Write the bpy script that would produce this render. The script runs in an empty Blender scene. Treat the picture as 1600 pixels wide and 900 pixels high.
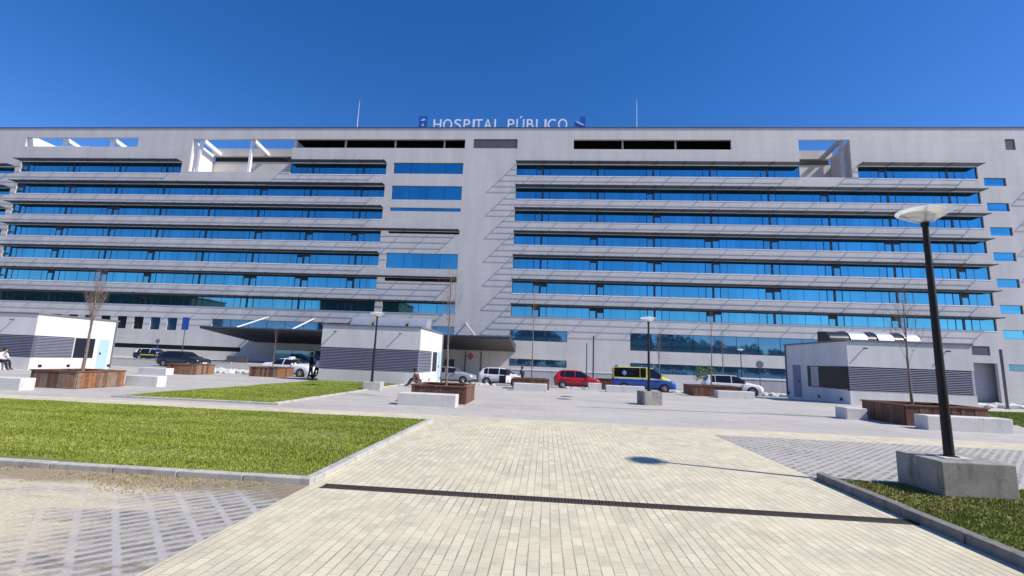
import bpy, bmesh, math, random
import numpy as np
from mathutils import Vector, Matrix
random.seed(7)
R_ = math.radians
C = bpy.context.scene
COL = C.collection

# ------------------------------------------------------------------ camera, sky, sun, exposure
YAW, PITCH, ROLL, FOC = R_(4.5), R_(9.0), R_(2.23), 723.0
EYE = 1.65
fw = Vector((-math.sin(YAW)*math.cos(PITCH), math.cos(YAW)*math.cos(PITCH), math.sin(PITCH)))
rt = Vector((math.cos(YAW), math.sin(YAW), 0)); up = rt.cross(fw)
rt2 = math.cos(ROLL)*rt + math.sin(ROLL)*up
up2 = -math.sin(ROLL)*rt + math.cos(ROLL)*up
cd = bpy.data.cameras.new('camera'); cam = bpy.data.objects.new('camera', cd); COL.objects.link(cam)
cd.sensor_width = 36; cd.lens = FOC/1600*36; cd.clip_start = .1; cd.clip_end = 3000
m = Matrix((rt2, up2, -fw)).transposed().to_4x4(); m.translation = Vector((0, 0, EYE))
cam.matrix_world = m
C.camera = cam

SUN = Vector((1, -.285, 1.03)).normalized()
sl = bpy.data.lights.new('sun', 'SUN'); sl.energy = 5.0; sl.angle = R_(.5); sl.color = (1, .92, .80)
so = bpy.data.objects.new('sun', sl); COL.objects.link(so)
so.rotation_euler = SUN.to_track_quat('Z', 'Y').to_euler(); so.location = (60, -10, 60)
w = bpy.data.worlds.new('World'); C.world = w; w.use_nodes = True
nt = w.node_tree; nt.nodes.clear()
sky = nt.nodes.new('ShaderNodeTexSky'); sky.sky_type = 'NISHITA'; sky.sun_disc = False
sky.sun_elevation = math.asin(SUN.z); sky.sun_rotation = math.atan2(SUN.x, SUN.y)
sky.altitude = 900; sky.air_density = 1.0; sky.dust_density = .25; sky.ozone_density = 2.2
hs = nt.nodes.new('ShaderNodeHueSaturation'); hs.inputs['Saturation'].default_value = 1.36; hs.inputs['Value'].default_value = 1.0
bg = nt.nodes.new('ShaderNodeBackground'); bg.inputs['Strength'].default_value = .138
mul = nt.nodes.new('ShaderNodeMix'); mul.data_type = 'RGBA'; mul.blend_type = 'MULTIPLY'; mul.inputs[0].default_value = 1; mul.inputs[7].default_value = (1.12, .93, 1.13, 1)
ow = nt.nodes.new('ShaderNodeOutputWorld')
nt.links.new(sky.outputs[0], hs.inputs['Color']); nt.links.new(hs.outputs[0], mul.inputs[6]); nt.links.new(mul.outputs[2], bg.inputs[0]); nt.links.new(bg.outputs[0], ow.inputs[0])
C.view_settings.view_transform = 'Standard'; C.view_settings.look = 'None'
C.view_settings.gamma = 1; C.view_settings.exposure = 0.12; C.view_settings.use_curve_mapping = False
C.render.engine = 'CYCLES'
C.cycles.max_bounces = 8; C.cycles.diffuse_bounces = 4; C.cycles.glossy_bounces = 4

# ------------------------------------------------------------------ helpers
def gnd(x, y):
    """height of the ground: level plaza, falling gently towards the building on the right of the ramp"""
    if y < 30: return 0.0
    g = min(1, max(0, (x+36)/18))
    return -.04*(min(y, 110)-30)*g

def at(px, py, Y):
    d = fw*FOC + rt2*(px-800) + up2*(450-py)
    t = Y/d.y
    return Vector((d.x*t, Y, EYE+d.z*t))
def X(px, Y, py=570): return at(px, py, Y).x

class MB:
    def __init__(s): s.v = []; s.f = []; s.m = []
    def add(s, vs, fs, mi=0):
        n = len(s.v); s.v += [tuple(v) for v in vs]
        s.f += [tuple(i+n for i in f) for f in fs]; s.m += [mi]*len(fs); return s
    def box(s, a, b, mi=0):
        x0, y0, z0 = a; x1, y1, z1 = b
        return s.add([(x0,y0,z0),(x1,y0,z0),(x1,y1,z0),(x0,y1,z0),(x0,y0,z1),(x1,y0,z1),(x1,y1,z1),(x0,y1,z1)],
              [(0,3,2,1),(4,5,6,7),(0,1,5,4),(1,2,6,5),(2,3,7,6),(3,0,4,7)], mi)
    def quad(s, vs, mi=0): return s.add(vs, [tuple(range(len(vs)))], mi)
    def tube(s, p0, p1, r0, r1=None, n=8, mi=0):
        r1 = r0 if r1 is None else r1
        p0 = Vector(p0); p1 = Vector(p1); d = (p1-p0).normalized()
        a = d.orthogonal().normalized(); b = d.cross(a)
        vs = []
        for p, r in ((p0, r0), (p1, r1)):
            for k in range(n):
                t = 2*math.pi*k/n; vs.append(p+a*(r*math.cos(t))+b*(r*math.sin(t)))
        fs = [(k, (k+1) % n, n+(k+1) % n, n+k) for k in range(n)]
        fs += [tuple(range(n))[::-1], tuple(range(n, 2*n))]
        return s.add(vs, fs, mi)
    def lathe(s, prof, c=(0,0,0), n=24, mi=0, axis='z'):
        vs = []
        for r, z in prof:
            for k in range(n):
                t = 2*math.pi*k/n; q = (r*math.cos(t), r*math.sin(t), z)
                if axis == 'y': q = (q[0], q[2], q[1])
                vs.append((q[0]+c[0], q[1]+c[1], q[2]+c[2]))
        fs = []
        for i in range(len(prof)-1):
            for k in range(n):
                fs.append((i*n+k, i*n+(k+1) % n, (i+1)*n+(k+1) % n, (i+1)*n+k))
        fs.append(tuple(range(n))[::-1]); fs.append(tuple(range((len(prof)-1)*n, len(prof)*n)))
        return s.add(vs, fs, mi)
    def prism(s, poly, axis, a, b, mi=0):
        """polygon in the two other axes, extruded along axis from a to b"""
        def mk(p, t):
            return {'x': (t, p[0], p[1]), 'y': (p[0], t, p[1]), 'z': (p[0], p[1], t)}[axis]
        n = len(poly)
        vs = [mk(p, a) for p in poly]+[mk(p, b) for p in poly]
        fs = [(i, (i+1) % n, n+(i+1) % n, n+i) for i in range(n)]+[tuple(range(n))[::-1], tuple(range(n, 2*n))]
        return s.add(vs, fs, mi)
    def obj(s, name, mats, parent=None, smooth=False, bevel=0, world=False, fix=True):
        me = bpy.data.meshes.new(name); me.from_pydata(s.v, [], s.f)
        if not isinstance(mats, (list, tuple)): mats = [mats]
        for q in mats: me.materials.append(q)
        me.polygons.foreach_set('material_index', s.m)
        if fix:
            b = bmesh.new(); b.from_mesh(me); bmesh.ops.recalc_face_normals(b, faces=b.faces); b.to_mesh(me); b.free()
        if smooth: me.polygons.foreach_set('use_smooth', [True]*len(me.polygons))
        o = bpy.data.objects.new(name, me); COL.objects.link(o)
        if parent is not None:
            o.parent = parent
            if world and parent.type == 'EMPTY': o.location = -parent.location
        if bevel:
            bm_ = o.modifiers.new('bevel', 'BEVEL'); bm_.width = bevel; bm_.segments = 2; bm_.limit_method = 'ANGLE'
        if smooth:
            try: me.set_sharp_from_angle(angle=R_(40))
            except Exception: pass
        return o

def thing(name, label, cat, loc=(0,0,0), rz=0, group=None):
    o = bpy.data.objects.new(name, None); COL.objects.link(o); o.empty_display_size = .3
    o.location = loc; o.rotation_euler = (0, 0, rz); o['label'] = label; o['category'] = cat
    if group: o['group'] = group
    return o
def tag(o, label, cat, group=None):
    o['label'] = label; o['category'] = cat
    if group: o['group'] = group
    return o
def struct(o, kind='structure'): o['kind'] = kind; return o
def copy_tree(o, parent=None):
    c = o.copy(); COL.objects.link(c)
    if parent is not None: c.parent = parent
    for ch in list(o.children): copy_tree(ch, c)
    return c

# ------------------------------------------------------------------ materials
class NB:
    def __init__(s, name):
        s.mat = bpy.data.materials.new(name); s.mat.use_nodes = True
        s.t = s.mat.node_tree; s.b = s.t.nodes['Principled BSDF']
    def n(s, typ, **kw):
        q = s.t.nodes.new(typ)
        for k, v in kw.items():
            if k in q.inputs: q.inputs[k].default_value = v
            else: setattr(q, k, v)
        return q
    def l(s, a, b): s.t.links.new(a, b)
    def coord(s, loc=(0,0,0), rot=(0,0,0), sc=(1,1,1)):
        g = s.n('ShaderNodeNewGeometry'); mp = s.n('ShaderNodeMapping')
        mp.inputs['Location'].default_value = loc; mp.inputs['Rotation'].default_value = rot; mp.inputs['Scale'].default_value = sc
        s.l(g.outputs['Position'], mp.inputs['Vector']); return mp.outputs[0]
    def ocoord(s, sc=(1,1,1)):
        g = s.n('ShaderNodeTexCoord'); mp = s.n('ShaderNodeMapping'); mp.inputs['Scale'].default_value = sc
        s.l(g.outputs['Object'], mp.inputs['Vector']); return mp.outputs[0]
    def noise(s, vec, scale, detail=4, rough=.6):
        q = s.n('ShaderNodeTexNoise', Scale=scale, Detail=detail, Roughness=rough); s.l(vec, q.inputs['Vector']); return q.outputs[0]
    def ramp(s, fac, stops):
        q = s.n('ShaderNodeValToRGB'); e = q.color_ramp.elements
        while len(e) < len(stops): e.new(.5)
        for i, (p, c) in enumerate(stops):
            e[i].position = p; e[i].color = (c, c, c, 1) if isinstance(c, (int, float)) else (*c, 1)
        s.l(fac, q.inputs[0]); return q.outputs[0]
    def mix(s, fac, a, b, mode='MIX'):
        q = s.n('ShaderNodeMix'); q.data_type = 'RGBA'; q.blend_type = mode
        for val, k in ((fac, 0), (a, 6), (b, 7)):
            if isinstance(val, (int, float)): q.inputs[k].default_value = val
            elif isinstance(val, tuple): q.inputs[k].default_value = (*val, 1)
            else: s.l(val, q.inputs[k])
        return q.outputs[2]
    def col(s, c):
        if isinstance(c, tuple): s.b.inputs['Base Color'].default_value = (*c, 1)
        else: s.l(c, s.b.inputs['Base Color'])
    def bump(s, h, strength=.3, dist=.01):
        q = s.n('ShaderNodeBump', Strength=strength, Distance=dist); s.l(h, q.inputs['Height']); s.l(q.outputs[0], s.b.inputs['Normal'])
    def set(s, **kw):
        for k, v in kw.items(): s.b.inputs[k.replace('_', ' ')].default_value = v

def plain(name, c, rough=.6, metal=0, var=.12, scale=3, bump=0, **kw):
    q = NB(name); v = q.coord(); n = q.noise(v, scale, 5)
    lo = tuple(x*(1-var) for x in c); hi = tuple(min(1, x*(1+var)) for x in c)
    q.col(q.mix(q.ramp(n, [(.3, 0.), (.7, 1.)]), lo, hi)); q.set(Roughness=rough, Metallic=metal, **kw)
    if bump: q.bump(q.noise(v, scale*12, 4), bump, .01)
    return q.mat

M = {}
# -- facade panels: pale grey composite with faint joints
q = NB('facade_panel'); v = q.coord(rot=(R_(-90), 0, 0))
br = q.n('ShaderNodeTexBrick', Scale=1.0); br.inputs['Mortar Size'].default_value = .018; br.inputs['Brick Width'].default_value = 3.1; br.inputs['Row Height'].default_value = 1.02
br.inputs['Color1'].default_value = (.60, .58, .545, 1); br.inputs['Color2'].default_value = (.64, .615, .58, 1); br.inputs['Mortar'].default_value = (.44, .43, .42, 1); br.offset = 0
q.l(v, br.inputs['Vector'])
st = q.noise(q.coord(sc=(.35, .35, .06)), 1.2, 5)
q.col(q.mix(.42, br.outputs[0], q.ramp(st, [(.3, (.42, .405, .385)), (.7, (.69, .665, .62))]))); q.set(Roughness=.55); M['panel'] = q.mat
M['sill'] = plain('sill_white', (.8, .8, .82), .4)
M['louver'] = plain('louver_grey', (.035, .034, .036), .5, var=.08)
M['frame'] = plain('window_frame_dark', (.012, .016, .028), .35)
M['darkhead'] = plain('window_head_dark', (.03, .036, .06), .45)
def glass(name, tint, var, bumpk=.02, metal=1.0):
    q = NB(name); v = q.coord(rot=(R_(-90), 0, 0))
    br = q.n('ShaderNodeTexBrick', Scale=1.0); br.inputs['Mortar Size'].default_value = .0; br.inputs['Brick Width'].default_value = 2.335; br.inputs['Row Height'].default_value = 4.1; br.offset = 0
    br.inputs['Color1'].default_value = (*tint, 1); br.inputs['Color2'].default_value = (*[min(1, t*var) for t in tint], 1); br.inputs['Bias'].default_value = -.35
    q.l(v, br.inputs['Vector']); q.col(br.outputs[0]); q.set(Roughness=.03, Metallic=metal)
    q.bump(q.noise(q.coord(sc=(.5, .5, .7)), 1.0, 2), bumpk, .05); return q.mat
M['glass'] = glass('tinted_glass', (.12, .42, .52), 1.3)
M['darkglass'] = glass('shopfront_glass', (.085, .24, .40), 1.2, .02, .72)
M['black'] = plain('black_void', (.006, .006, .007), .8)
M['greylouver'] = plain('grey_louver', (.17, .17, .2), .5)
M['coping'] = plain('coping_dark', (.06, .08, .13), .4)
M['white'] = plain('white_render', (.83, .82, .8), .65, var=.03, scale=1.5)
M['whitepaint'] = plain('white_paint', (.82, .82, .82), .45, var=.03)
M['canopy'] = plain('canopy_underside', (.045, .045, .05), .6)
M['wallgrey'] = plain('wall_grey_and_shade', (.42, .42, .45), .6)  # grey wall tone, also painted on the shaded terrace wall and truss
# -- kiosk render, kiosk louvers
q = NB('kiosk_render'); v = q.coord(); n = q.noise(q.coord(sc=(1.2, 1.2, .2)), 1.5, 6)
q.col(q.mix(q.ramp(n, [(.35, 0.), (.75, 1.)]), (.66, .65, .64), (.79, .78, .755))); q.set(Roughness=.7); M['kiosk'] = q.mat
M['slat'] = plain('kiosk_louver', (.24, .25, .32), .5, var=.06)
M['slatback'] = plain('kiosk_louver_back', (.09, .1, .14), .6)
M['panepale'] = plain('pale_blind', (.5, .48, .48), .6)
M['doorblue'] = plain('door_pale_blue', (.42, .60, .80), .45, var=.03)
M['doorviolet'] = plain('door_slate_blue', (.2, .21, .36), .45)
q = NB('galvanised_duct'); v = q.coord(); q.col(q.mix(q.noise(v, 3, 4), (.55, .56, .58), (.8, .8, .8))); q.set(Roughness=.42, Metallic=.7); M['duct'] = q.mat
# -- concrete variants
def concrete(name, a, b, stain, rough=.85, sc=2.0, bump=.25):
    q = NB(name); v = q.coord(); n1 = q.noise(v, sc, 8, .65); n2 = q.noise(q.coord(sc=(1, 1, .25)), sc*2.3, 6); n3 = q.noise(v, sc*25, 3)
    c = q.mix(q.ramp(n1, [(.3, 0.), (.7, 1.)]), a, b); c = q.mix(q.ramp(n2, [(.52, 0.), (.68, 1.)]), c, stain)
    c = q.mix(.18, c, q.ramp(n3, [(.3, .1), (.7, .8)])); q.col(c); q.set(Roughness=rough); q.bump(n3, bump, .006); return q.mat
M['lampblock'] = concrete('weathered_concrete', (.2, .19, .165), (.36, .345, .31), (.085, .08, .068), sc=2.4)
M['bench'] = concrete('white_concrete', (.64, .63, .61), (.75, .74, .71), (.55, .54, .52), sc=1.5, bump=.12)
M['kerb'] = concrete('kerb_concrete', (.42, .41, .38), (.56, .54, .5), (.3, .29, .26), sc=2.5)
M['kerbdark'] = concrete('kerb_concrete_dark', (.1, .092, .08), (.19, .178, .155), (.05, .046, .04), sc=5)  # darker grey-brown concrete for the right-hand kerb
M['wallconc'] = concrete('retaining_wall', (.36, .36, .37), (.46, .46, .46), (.3, .3, .3), sc=.8)
# -- plaza
q = NB('plaza_paving'); v = q.coord()
br = q.n('ShaderNodeTexBrick', Scale=1.0); br.inputs['Mortar Size'].default_value = .006; br.inputs['Brick Width'].default_value = .6; br.inputs['Row Height'].default_value = .4
br.inputs['Color1'].default_value = (.385, .365, .33, 1); br.inputs['Color2'].default_value = (.45, .43, .385, 1); br.inputs['Mortar'].default_value = (.2, .195, .19, 1)
q.l(v, br.inputs['Vector'])
n1 = q.noise(q.coord(sc=(.5, 1.4, 1)), .35, 7, .7); n2 = q.noise(v, 1.7, 6, .7); n3 = q.noise(v, 40, 3)
c = q.mix(q.ramp(n1, [(.35, 0.), (.7, .8)]), br.outputs[0], (.56, .53, .475))
c = q.mix(q.ramp(n2, [(.56, 0.), (.75, .7)]), c, (.27, .265, .26)); c = q.mix(.12, c, q.ramp(n3, [(.3, .1), (.7, .8)]))
q.col(c); q.set(Roughness=.85); q.bump(br.outputs[1], -.15, .004); M['plaza'] = q.mat
# -- cream brick path (bricks run away from the viewer)
def cream(name, rot):
    q = NB(name); v = q.coord(rot=(0, 0, rot))
    vv = q.n('ShaderNodeVectorMath', operation='MULTIPLY_ADD'); vv.inputs[1].default_value = (.02, .02, 0)
    g = q.n('ShaderNodeTexNoise', Scale=.9); q.l(v, g.inputs['Vector']); q.l(g.outputs['Color'], vv.inputs[0]); q.l(v, vv.inputs[2])
    br = q.n('ShaderNodeTexBrick', Scale=1.0); br.inputs['Mortar Size'].default_value = .0036; br.inputs['Mortar Smooth'].default_value = .4; br.inputs['Brick Width'].default_value = .2; br.inputs['Row Height'].default_value = .1
    br.inputs['Color1'].default_value = (.575, .52, .355, 1); br.inputs['Color2'].default_value = (.72, .665, .475, 1); br.inputs['Mortar'].default_value = (.33, .29, .20, 1)
    q.l(vv.outputs[0], br.inputs['Vector'])
    sx = q.n('ShaderNodeSeparateXYZ'); q.l(vv.outputs[0], sx.inputs[0])           # wider sand joints along the rows
    m1 = q.n('ShaderNodeMath', operation='PINGPONG'); m1.inputs[1].default_value = .05; q.l(sx.outputs[1], m1.inputs[0])
    n1 = q.noise(q.coord(), .55, 6, .65); n2 = q.noise(q.coord(), 2.6, 8, .7); n3 = q.noise(q.coord(), 60, 3); n4 = q.noise(q.coord(), .9, 5, .6)
    wj = q.n('ShaderNodeMapRange'); wj.inputs[1].default_value = .35; wj.inputs[2].default_value = .65; wj.inputs[3].default_value = .002; wj.inputs[4].default_value = .008; q.l(n4, wj.inputs[0])
    lt = q.n('ShaderNodeMath', operation='LESS_THAN'); q.l(m1.outputs[0], lt.inputs[0]); q.l(wj.outputs[0], lt.inputs[1])
    base = q.mix(lt.outputs[0], br.outputs[0], (.25, .21, .145))
    sandy = q.mix(q.ramp(n1, [(.45, 0.), (.68, .6)]), base, (.80, .725, .48))       # sand swept over the joints in patches
    c = q.mix(q.ramp(n2, [(.48, 0.), (.72, .7)]), sandy, (.40, .37, .28)); c = q.mix(.14, c, q.ramp(n3, [(.3, .1), (.7, .85)]))
    q.col(c); q.set(Roughness=.82); q.bump(lt.outputs[0], -.3, .004); return q.mat
M['path'] = cream('cream_brick_path', R_(90)); M['band'] = cream('cream_brick_band', 0)
# -- grass pavers at 45 degrees
def pavers(name, sand):
    """concrete lattice laid diagonally: long slots between thin rungs, with soil and sand in the slots"""
    q = NB(name); v = q.coord(rot=(0, 0, R_(-45)))
    jit = q.n('ShaderNodeVectorMath', operation='MULTIPLY_ADD'); jit.inputs[1].default_value = (.035, .035, 0)
    g = q.n('ShaderNodeTexNoise', Scale=6.0); q.l(v, g.inputs['Vector']); q.l(g.outputs['Color'], jit.inputs[0]); q.l(v, jit.inputs[2])
    sp = q.n('ShaderNodeSeparateXYZ'); q.l(jit.outputs[0], sp.inputs[0])
    def gap(out, per, half):
        p1 = q.n('ShaderNodeMath', operation='PINGPONG'); p1.inputs[1].default_value = per/2; q.l(out, p1.inputs[0])
        mr = q.n('ShaderNodeMapRange'); mr.inputs[1].default_value = half-.006; mr.inputs[2].default_value = half+.008; q.l(p1.outputs[0], mr.inputs[0]); return mr.outputs[0]
    sl_ = q.n('ShaderNodeMath', operation='MULTIPLY'); q.l(gap(sp.outputs[0], .28, .027), sl_.inputs[0]); q.l(gap(sp.outputs[1], .135, .03), sl_.inputs[1])
    n = q.noise(q.coord(), .8, 7, .7); n2 = q.noise(q.coord(sc=(.5, 1.5, 1)), 1.2, 8, .72); n3 = q.noise(q.coord(), 26, 6, .8); n5 = q.noise(q.coord(), 3.5, 5, .7)
    fill = q.mix(q.ramp(n5, [(.4, 0.), (.62, 1.)]), (.11, .095, .07), (.36, .315, .235))
    c = q.mix(sl_.outputs[0], q.mix(q.ramp(n, [(.3, 0.), (.7, 1.)]), (.36, .35, .335), (.47, .455, .43)), fill)
    c = q.mix(.2, c, q.ramp(n3, [(.3, .1), (.7, .8)]))
    if sand:
        sx = q.n('ShaderNodeSeparateXYZ'); q.l(q.coord(), sx.inputs[0])
        edge = q.n('ShaderNodeMapRange'); edge.inputs[1].default_value = -3.1; edge.inputs[2].default_value = -5.2; edge.inputs[3].default_value = -.2; edge.inputs[4].default_value = .12; q.l(sx.outputs[0], edge.inputs[0])
        ad = q.n('ShaderNodeMath', operation='ADD'); q.l(n2, ad.inputs[0]); q.l(edge.outputs[0], ad.inputs[1])
        speck = q.ramp(n3, [(.28, (.36, .30, .20)), (.5, (.60, .53, .385)), (.72, (.74, .67, .51))])
        c = q.mix(q.ramp(ad.outputs[0], [(.40, 0.), (.60, .95)]), c, speck)
        nd = q.noise(q.coord(loc=(3, 1, 0), sc=(.35, 1.1, 1)), 1.1, 7, .72)
        dirt = q.mix(n3, (.10, .07, .045), (.33, .25, .17))
        c = q.mix(q.ramp(nd, [(.55, 0.), (.64, .8)]), c, dirt)
        band = q.n('ShaderNodeMapRange'); band.inputs[1].default_value = 5.0; band.inputs[2].default_value = 5.75; band.inputs[3].default_value = -.3; band.inputs[4].default_value = .16; q.l(sx.outputs[1], band.inputs[0])
        ad3 = q.n('ShaderNodeMath', operation='ADD'); q.l(n2, ad3.inputs[0]); q.l(band.outputs[0], ad3.inputs[1])
        c = q.mix(q.ramp(ad3.outputs[0], [(.44, 0.), (.56, .75)]), c, q.mix(n3, (.12, .09, .04), (.36, .28, .18)))   # dry earth along the kerb
    else:
        c = q.mix(q.ramp(n, [(.45, 0.), (.75, .45)]), c, (.5, .48, .45))
    q.col(c); q.set(Roughness=.92); q.bump(q.mix(.4, sl_.outputs[0], n3), -.5, .012); return q.mat
M['paverL'] = pavers('sandy_grass_pavers', True); M['paverR'] = pavers('grass_pavers', False)
q = NB('turf_soil'); n = q.noise(q.coord(), 3, 6); q.col(q.ramp(n, [(.3, (.13, .15, .03)), (.55, (.19, .2, .045)), (.75, (.27, .2, .09))])); q.set(Roughness=.95); M['soil_turf'] = q.mat
q = NB('ground_soil'); n = q.noise(q.coord(), .4, 6); q.col(q.ramp(n, [(.3, (.2, .19, .17)), (.7, (.33, .31, .28))])); q.set(Roughness=.95); M['soil'] = q.mat
q = NB('road_asphalt'); n = q.noise(q.coord(), 2, 6); n3 = q.noise(q.coord(), 60, 3); q.col(q.mix(n3, q.ramp(n, [(.3, (.2, .2, .2)), (.7, (.3, .3, .295))]), (.34, .34, .33))); q.set(Roughness=.9); M['road'] = q.mat
# -- grass blades, colour varies per blade and in broad drifts
q = NB('grass_blade'); a = q.n('ShaderNodeAttribute'); a.attribute_name = 'tone'
n = q.noise(q.coord(sc=(.35, 2.2, 1)), 1.0, 6); sm = q.n('ShaderNodeMath', operation='ADD'); q.l(a.outputs['Fac'], sm.inputs[0]); q.l(n, sm.inputs[1])
q.col(q.ramp(sm.outputs[0], [(.32, (.14, .19, .016)), (.5, (.215, .285, .028)), (.72, (.31, .37, .055)), (1., (.48, .46, .17))])); q.set(Roughness=.6)
M['grass'] = q.mat
M['drybrown'] = plain('dry_brown_blades', (.25, .19, .075), .8, var=.4, scale=6)
M['drygrass'] = plain('dry_straw', (.36, .30, .14), .8, var=.4, scale=8)
M['wood1'] = plain('plank_redbrown', (.135, .06, .038), .6, var=.3, scale=7)
M['wood2'] = plain('plank_brown', (.19, .095, .058), .6, var=.3, scale=7)
M['wood3'] = plain('plank_orange', (.3, .13, .055), .6, var=.25, scale=7)
M['wood4'] = plain('plank_greyed', (.24, .17, .13), .65, var=.25, scale=7)
M['bark'] = plain('sapling_bark', (.22, .17, .14), .85, var=.3, scale=9)
M['twig'] = plain('sapling_twig', (.22, .165, .135), .8, var=.3, scale=9)
M['leafy'] = plain('shrub_leaf', (.14, .22, .04), .6, var=.4, scale=5)
M['wooddark'] = plain('wood_leaf', (.025, .045, .014), .7, var=.4, scale=2)
M['pole'] = plain('black_lamp_paint', (.008, .008, .009), .65)
M['polegrey'] = plain('grey_pole_paint', (.09, .09, .1), .45)
q = NB('clear_shade'); q.col((.95, .95, .94)); q.set(Roughness=.2); q.b.inputs['Coat Weight'].default_value = .5
tb_ = q.n('ShaderNodeBsdfTransparent'); tl_ = q.n('ShaderNodeBsdfTranslucent'); tl_.inputs[0].default_value = (.95, .95, .94, 1); m1_ = q.n('ShaderNodeMixShader'); m1_.inputs[0].default_value = .55; m2_ = q.n('ShaderNodeMixShader'); m2_.inputs[0].default_value = .65
q.l(q.b.outputs[0], m1_.inputs[1]); q.l(tl_.outputs[0], m1_.inputs[2]); q.l(m1_.outputs[0], m2_.inputs[1]); q.l(tb_.outputs[0], m2_.inputs[2]); q.l(m2_.outputs[0], q.t.nodes['Material Output'].inputs[0]); M['frost'] = q.mat
M['lampwhite'] = plain('lamp_white', (.88, .88, .87), .4, var=.03)
M['drain'] = plain('drain_iron', (.06, .048, .036), .6, var=.35, scale=15)
M['rock'] = concrete('white_rubble', (.5, .49, .47), (.72, .71, .68), (.38, .36, .33), sc=3)
M['blue'] = plain('sign_blue', (.02, .09, .4), .4, var=.05)
M['paleblue'] = plain('sign_pale_blue', (.32, .5, .85), .4, var=.05)
M['pink'] = plain('sign_pink', (.6, .12, .3), .5)
M['tyre'] = plain('tyre', (.015, .015, .016), .8)
M['rim'] = plain('alloy', (.5, .5, .52), .35, .8)
M['carglass'] = plain('car_glass', (.012, .014, .018), .06)
M['lens'] = plain('lamp_lens', (.75, .77, .8), .1)
M['redlens'] = plain('tail_lens', (.4, .012, .01), .2)
M['trim'] = plain('black_trim', (.018, .018, .02), .5)
M['plate'] = plain('plate_white', (.7, .7, .68), .5)
def paint(name, c, metal=0): 
    q = NB(name); q.col(c); q.set(Roughness=.3, Metallic=metal); q.b.inputs['Coat Weight'].default_value = .6; q.b.inputs['Coat Roughness'].default_value = .06; return q.mat
M['cwhite'] = paint('car_white', (.78, .78, .78)); M['csilver'] = paint('car_silver', (.5, .51, .53), .5)
M['cred'] = paint('car_red', (.5, .012, .02)); M['cblack'] = paint('car_black', (.012, .014, .022)); M['cyellow'] = paint('van_yellow', (.68, .66, .05)); M['cblue'] = paint('van_blue', (.025, .11, .42)); M['bluelight'] = paint('beacon_blue', (.02, .1, .6))
M['skin'] = plain('skin', (.5, .3, .22), .6); M['hair'] = plain('dark_hair', (.02, .014, .01), .6)
M['clothdark'] = plain('dark_cloth', (.014, .016, .025), .85); M['clothwhite'] = plain('white_cloth', (.75, .75, .76), .85); M['clothgrey'] = plain('grey_cloth', (.12, .11, .12), .85); M['clothbrown'] = plain('maroon_cloth', (.12, .06, .055), .85); M['shoe'] = plain('shoe', (.02, .02, .02), .6); M['jeans'] = plain('denim', (.03, .045, .09), .85)

# ------------------------------------------------------------------ ground sheets (tiled edge to edge, no overlap)
def sheet(name, x0, x1, y0, y1, mat, step=4, dz=0.0):
    xs = np.unique(np.r_[np.arange(x0, x1, step), x1]); ys = np.unique(np.r_[np.arange(y0, y1, step), y1, [30.0] if y0 < 30 < y1 else []])
    xs = np.unique(np.r_[xs, [t for t in (-36., -18.) if x0 < t < x1]])
    b = MB(); idx = lambda i, j: i*len(ys)+j
    b.add([(x, y, gnd(x, y)+dz) for x in xs for y in ys], [(idx(i, j), idx(i+1, j), idx(i+1, j+1), idx(i, j+1)) for i in range(len(xs)-1) for j in range(len(ys)-1)])
    return struct(b.obj(name, mat))
sheet('ground', -900, 900, -700, 1200, M['soil'], 30, -.25)
PL, PR = -2.95, 4.28
YB0, YB1 = 12.55, 13.85
sheet('path', PL, PR, -12, YB0, M['path'])
sheet('cream_band', -60, 60, YB0, YB1, M['band'])
sheet('plaza', -75, 75, YB1, 37, M['plaza'])
sheet('road', -110, 110, 37, 60.0, M['road'])
sheet('forecourt', -110, 110, 60.0, 77, M['plaza'])
sheet('paved_field', -45, PL, -12, 6.0, M['paverL'])
sheet('paved_field', PR, 45, 8.05, YB0, M['paverR'])
sheet('paved_edge', PR, 5.1, 6.0, 8.05, M['path'], 4, -.012)

def kerb(name, pts, wdt, h, mat):
    """a kerb of single stones laid along a polyline"""
    b = MB()
    for (p, q) in zip(pts[:-1], pts[1:]):
        p = Vector((*p, 0)); q = Vector((*q, 0)); L = (q-p).length; d = (q-p)/L; nrm = Vector((-d.y, d.x, 0)); k = max(1, round(L/.9))
        for i in range(k):
            a = p+d*(L*i/k+.004); e = p+d*(L*(i+1)/k-.004); j = random.uniform(-.004, .004)
            vs = [a, e, e+nrm*wdt, a+nrm*wdt]
            b.add([(*v_.xy, -.05) for v_ in vs]+[(*v_.xy, h+j) for v_ in vs], [(0,3,2,1),(4,5,6,7),(0,1,5,4),(1,2,6,5),(2,3,7,6),(3,0,4,7)])
    return struct(b.obj(name, mat, bevel=.012))
kerb('kerb', [(-3.09, 12.6), (-3.09, 6.14)], .14, .07, M['kerb'])             # right edge of the near lawn (inner side to the lawn)
kerb('kerb', [(-40, 6.0), (-2.95, 6.0)], .13, .075, M['kerb'])
kerb('kerb', [(-8.55, 14.6), (-8.55, 28.0)], .14, .06, M['kerb'])
kerb('kerb', [(-14.1, 14.45), (-8.4, 14.45)], .14, .06, M['kerb'])
kerb('kerb', [(4.42, -6), (4.42, 7.98)], .14, .11, M['kerbdark'])
kerb('kerb', [(4.43, 7.93), (14, 7.93)], .1, .035, M['kerb'])

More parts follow.
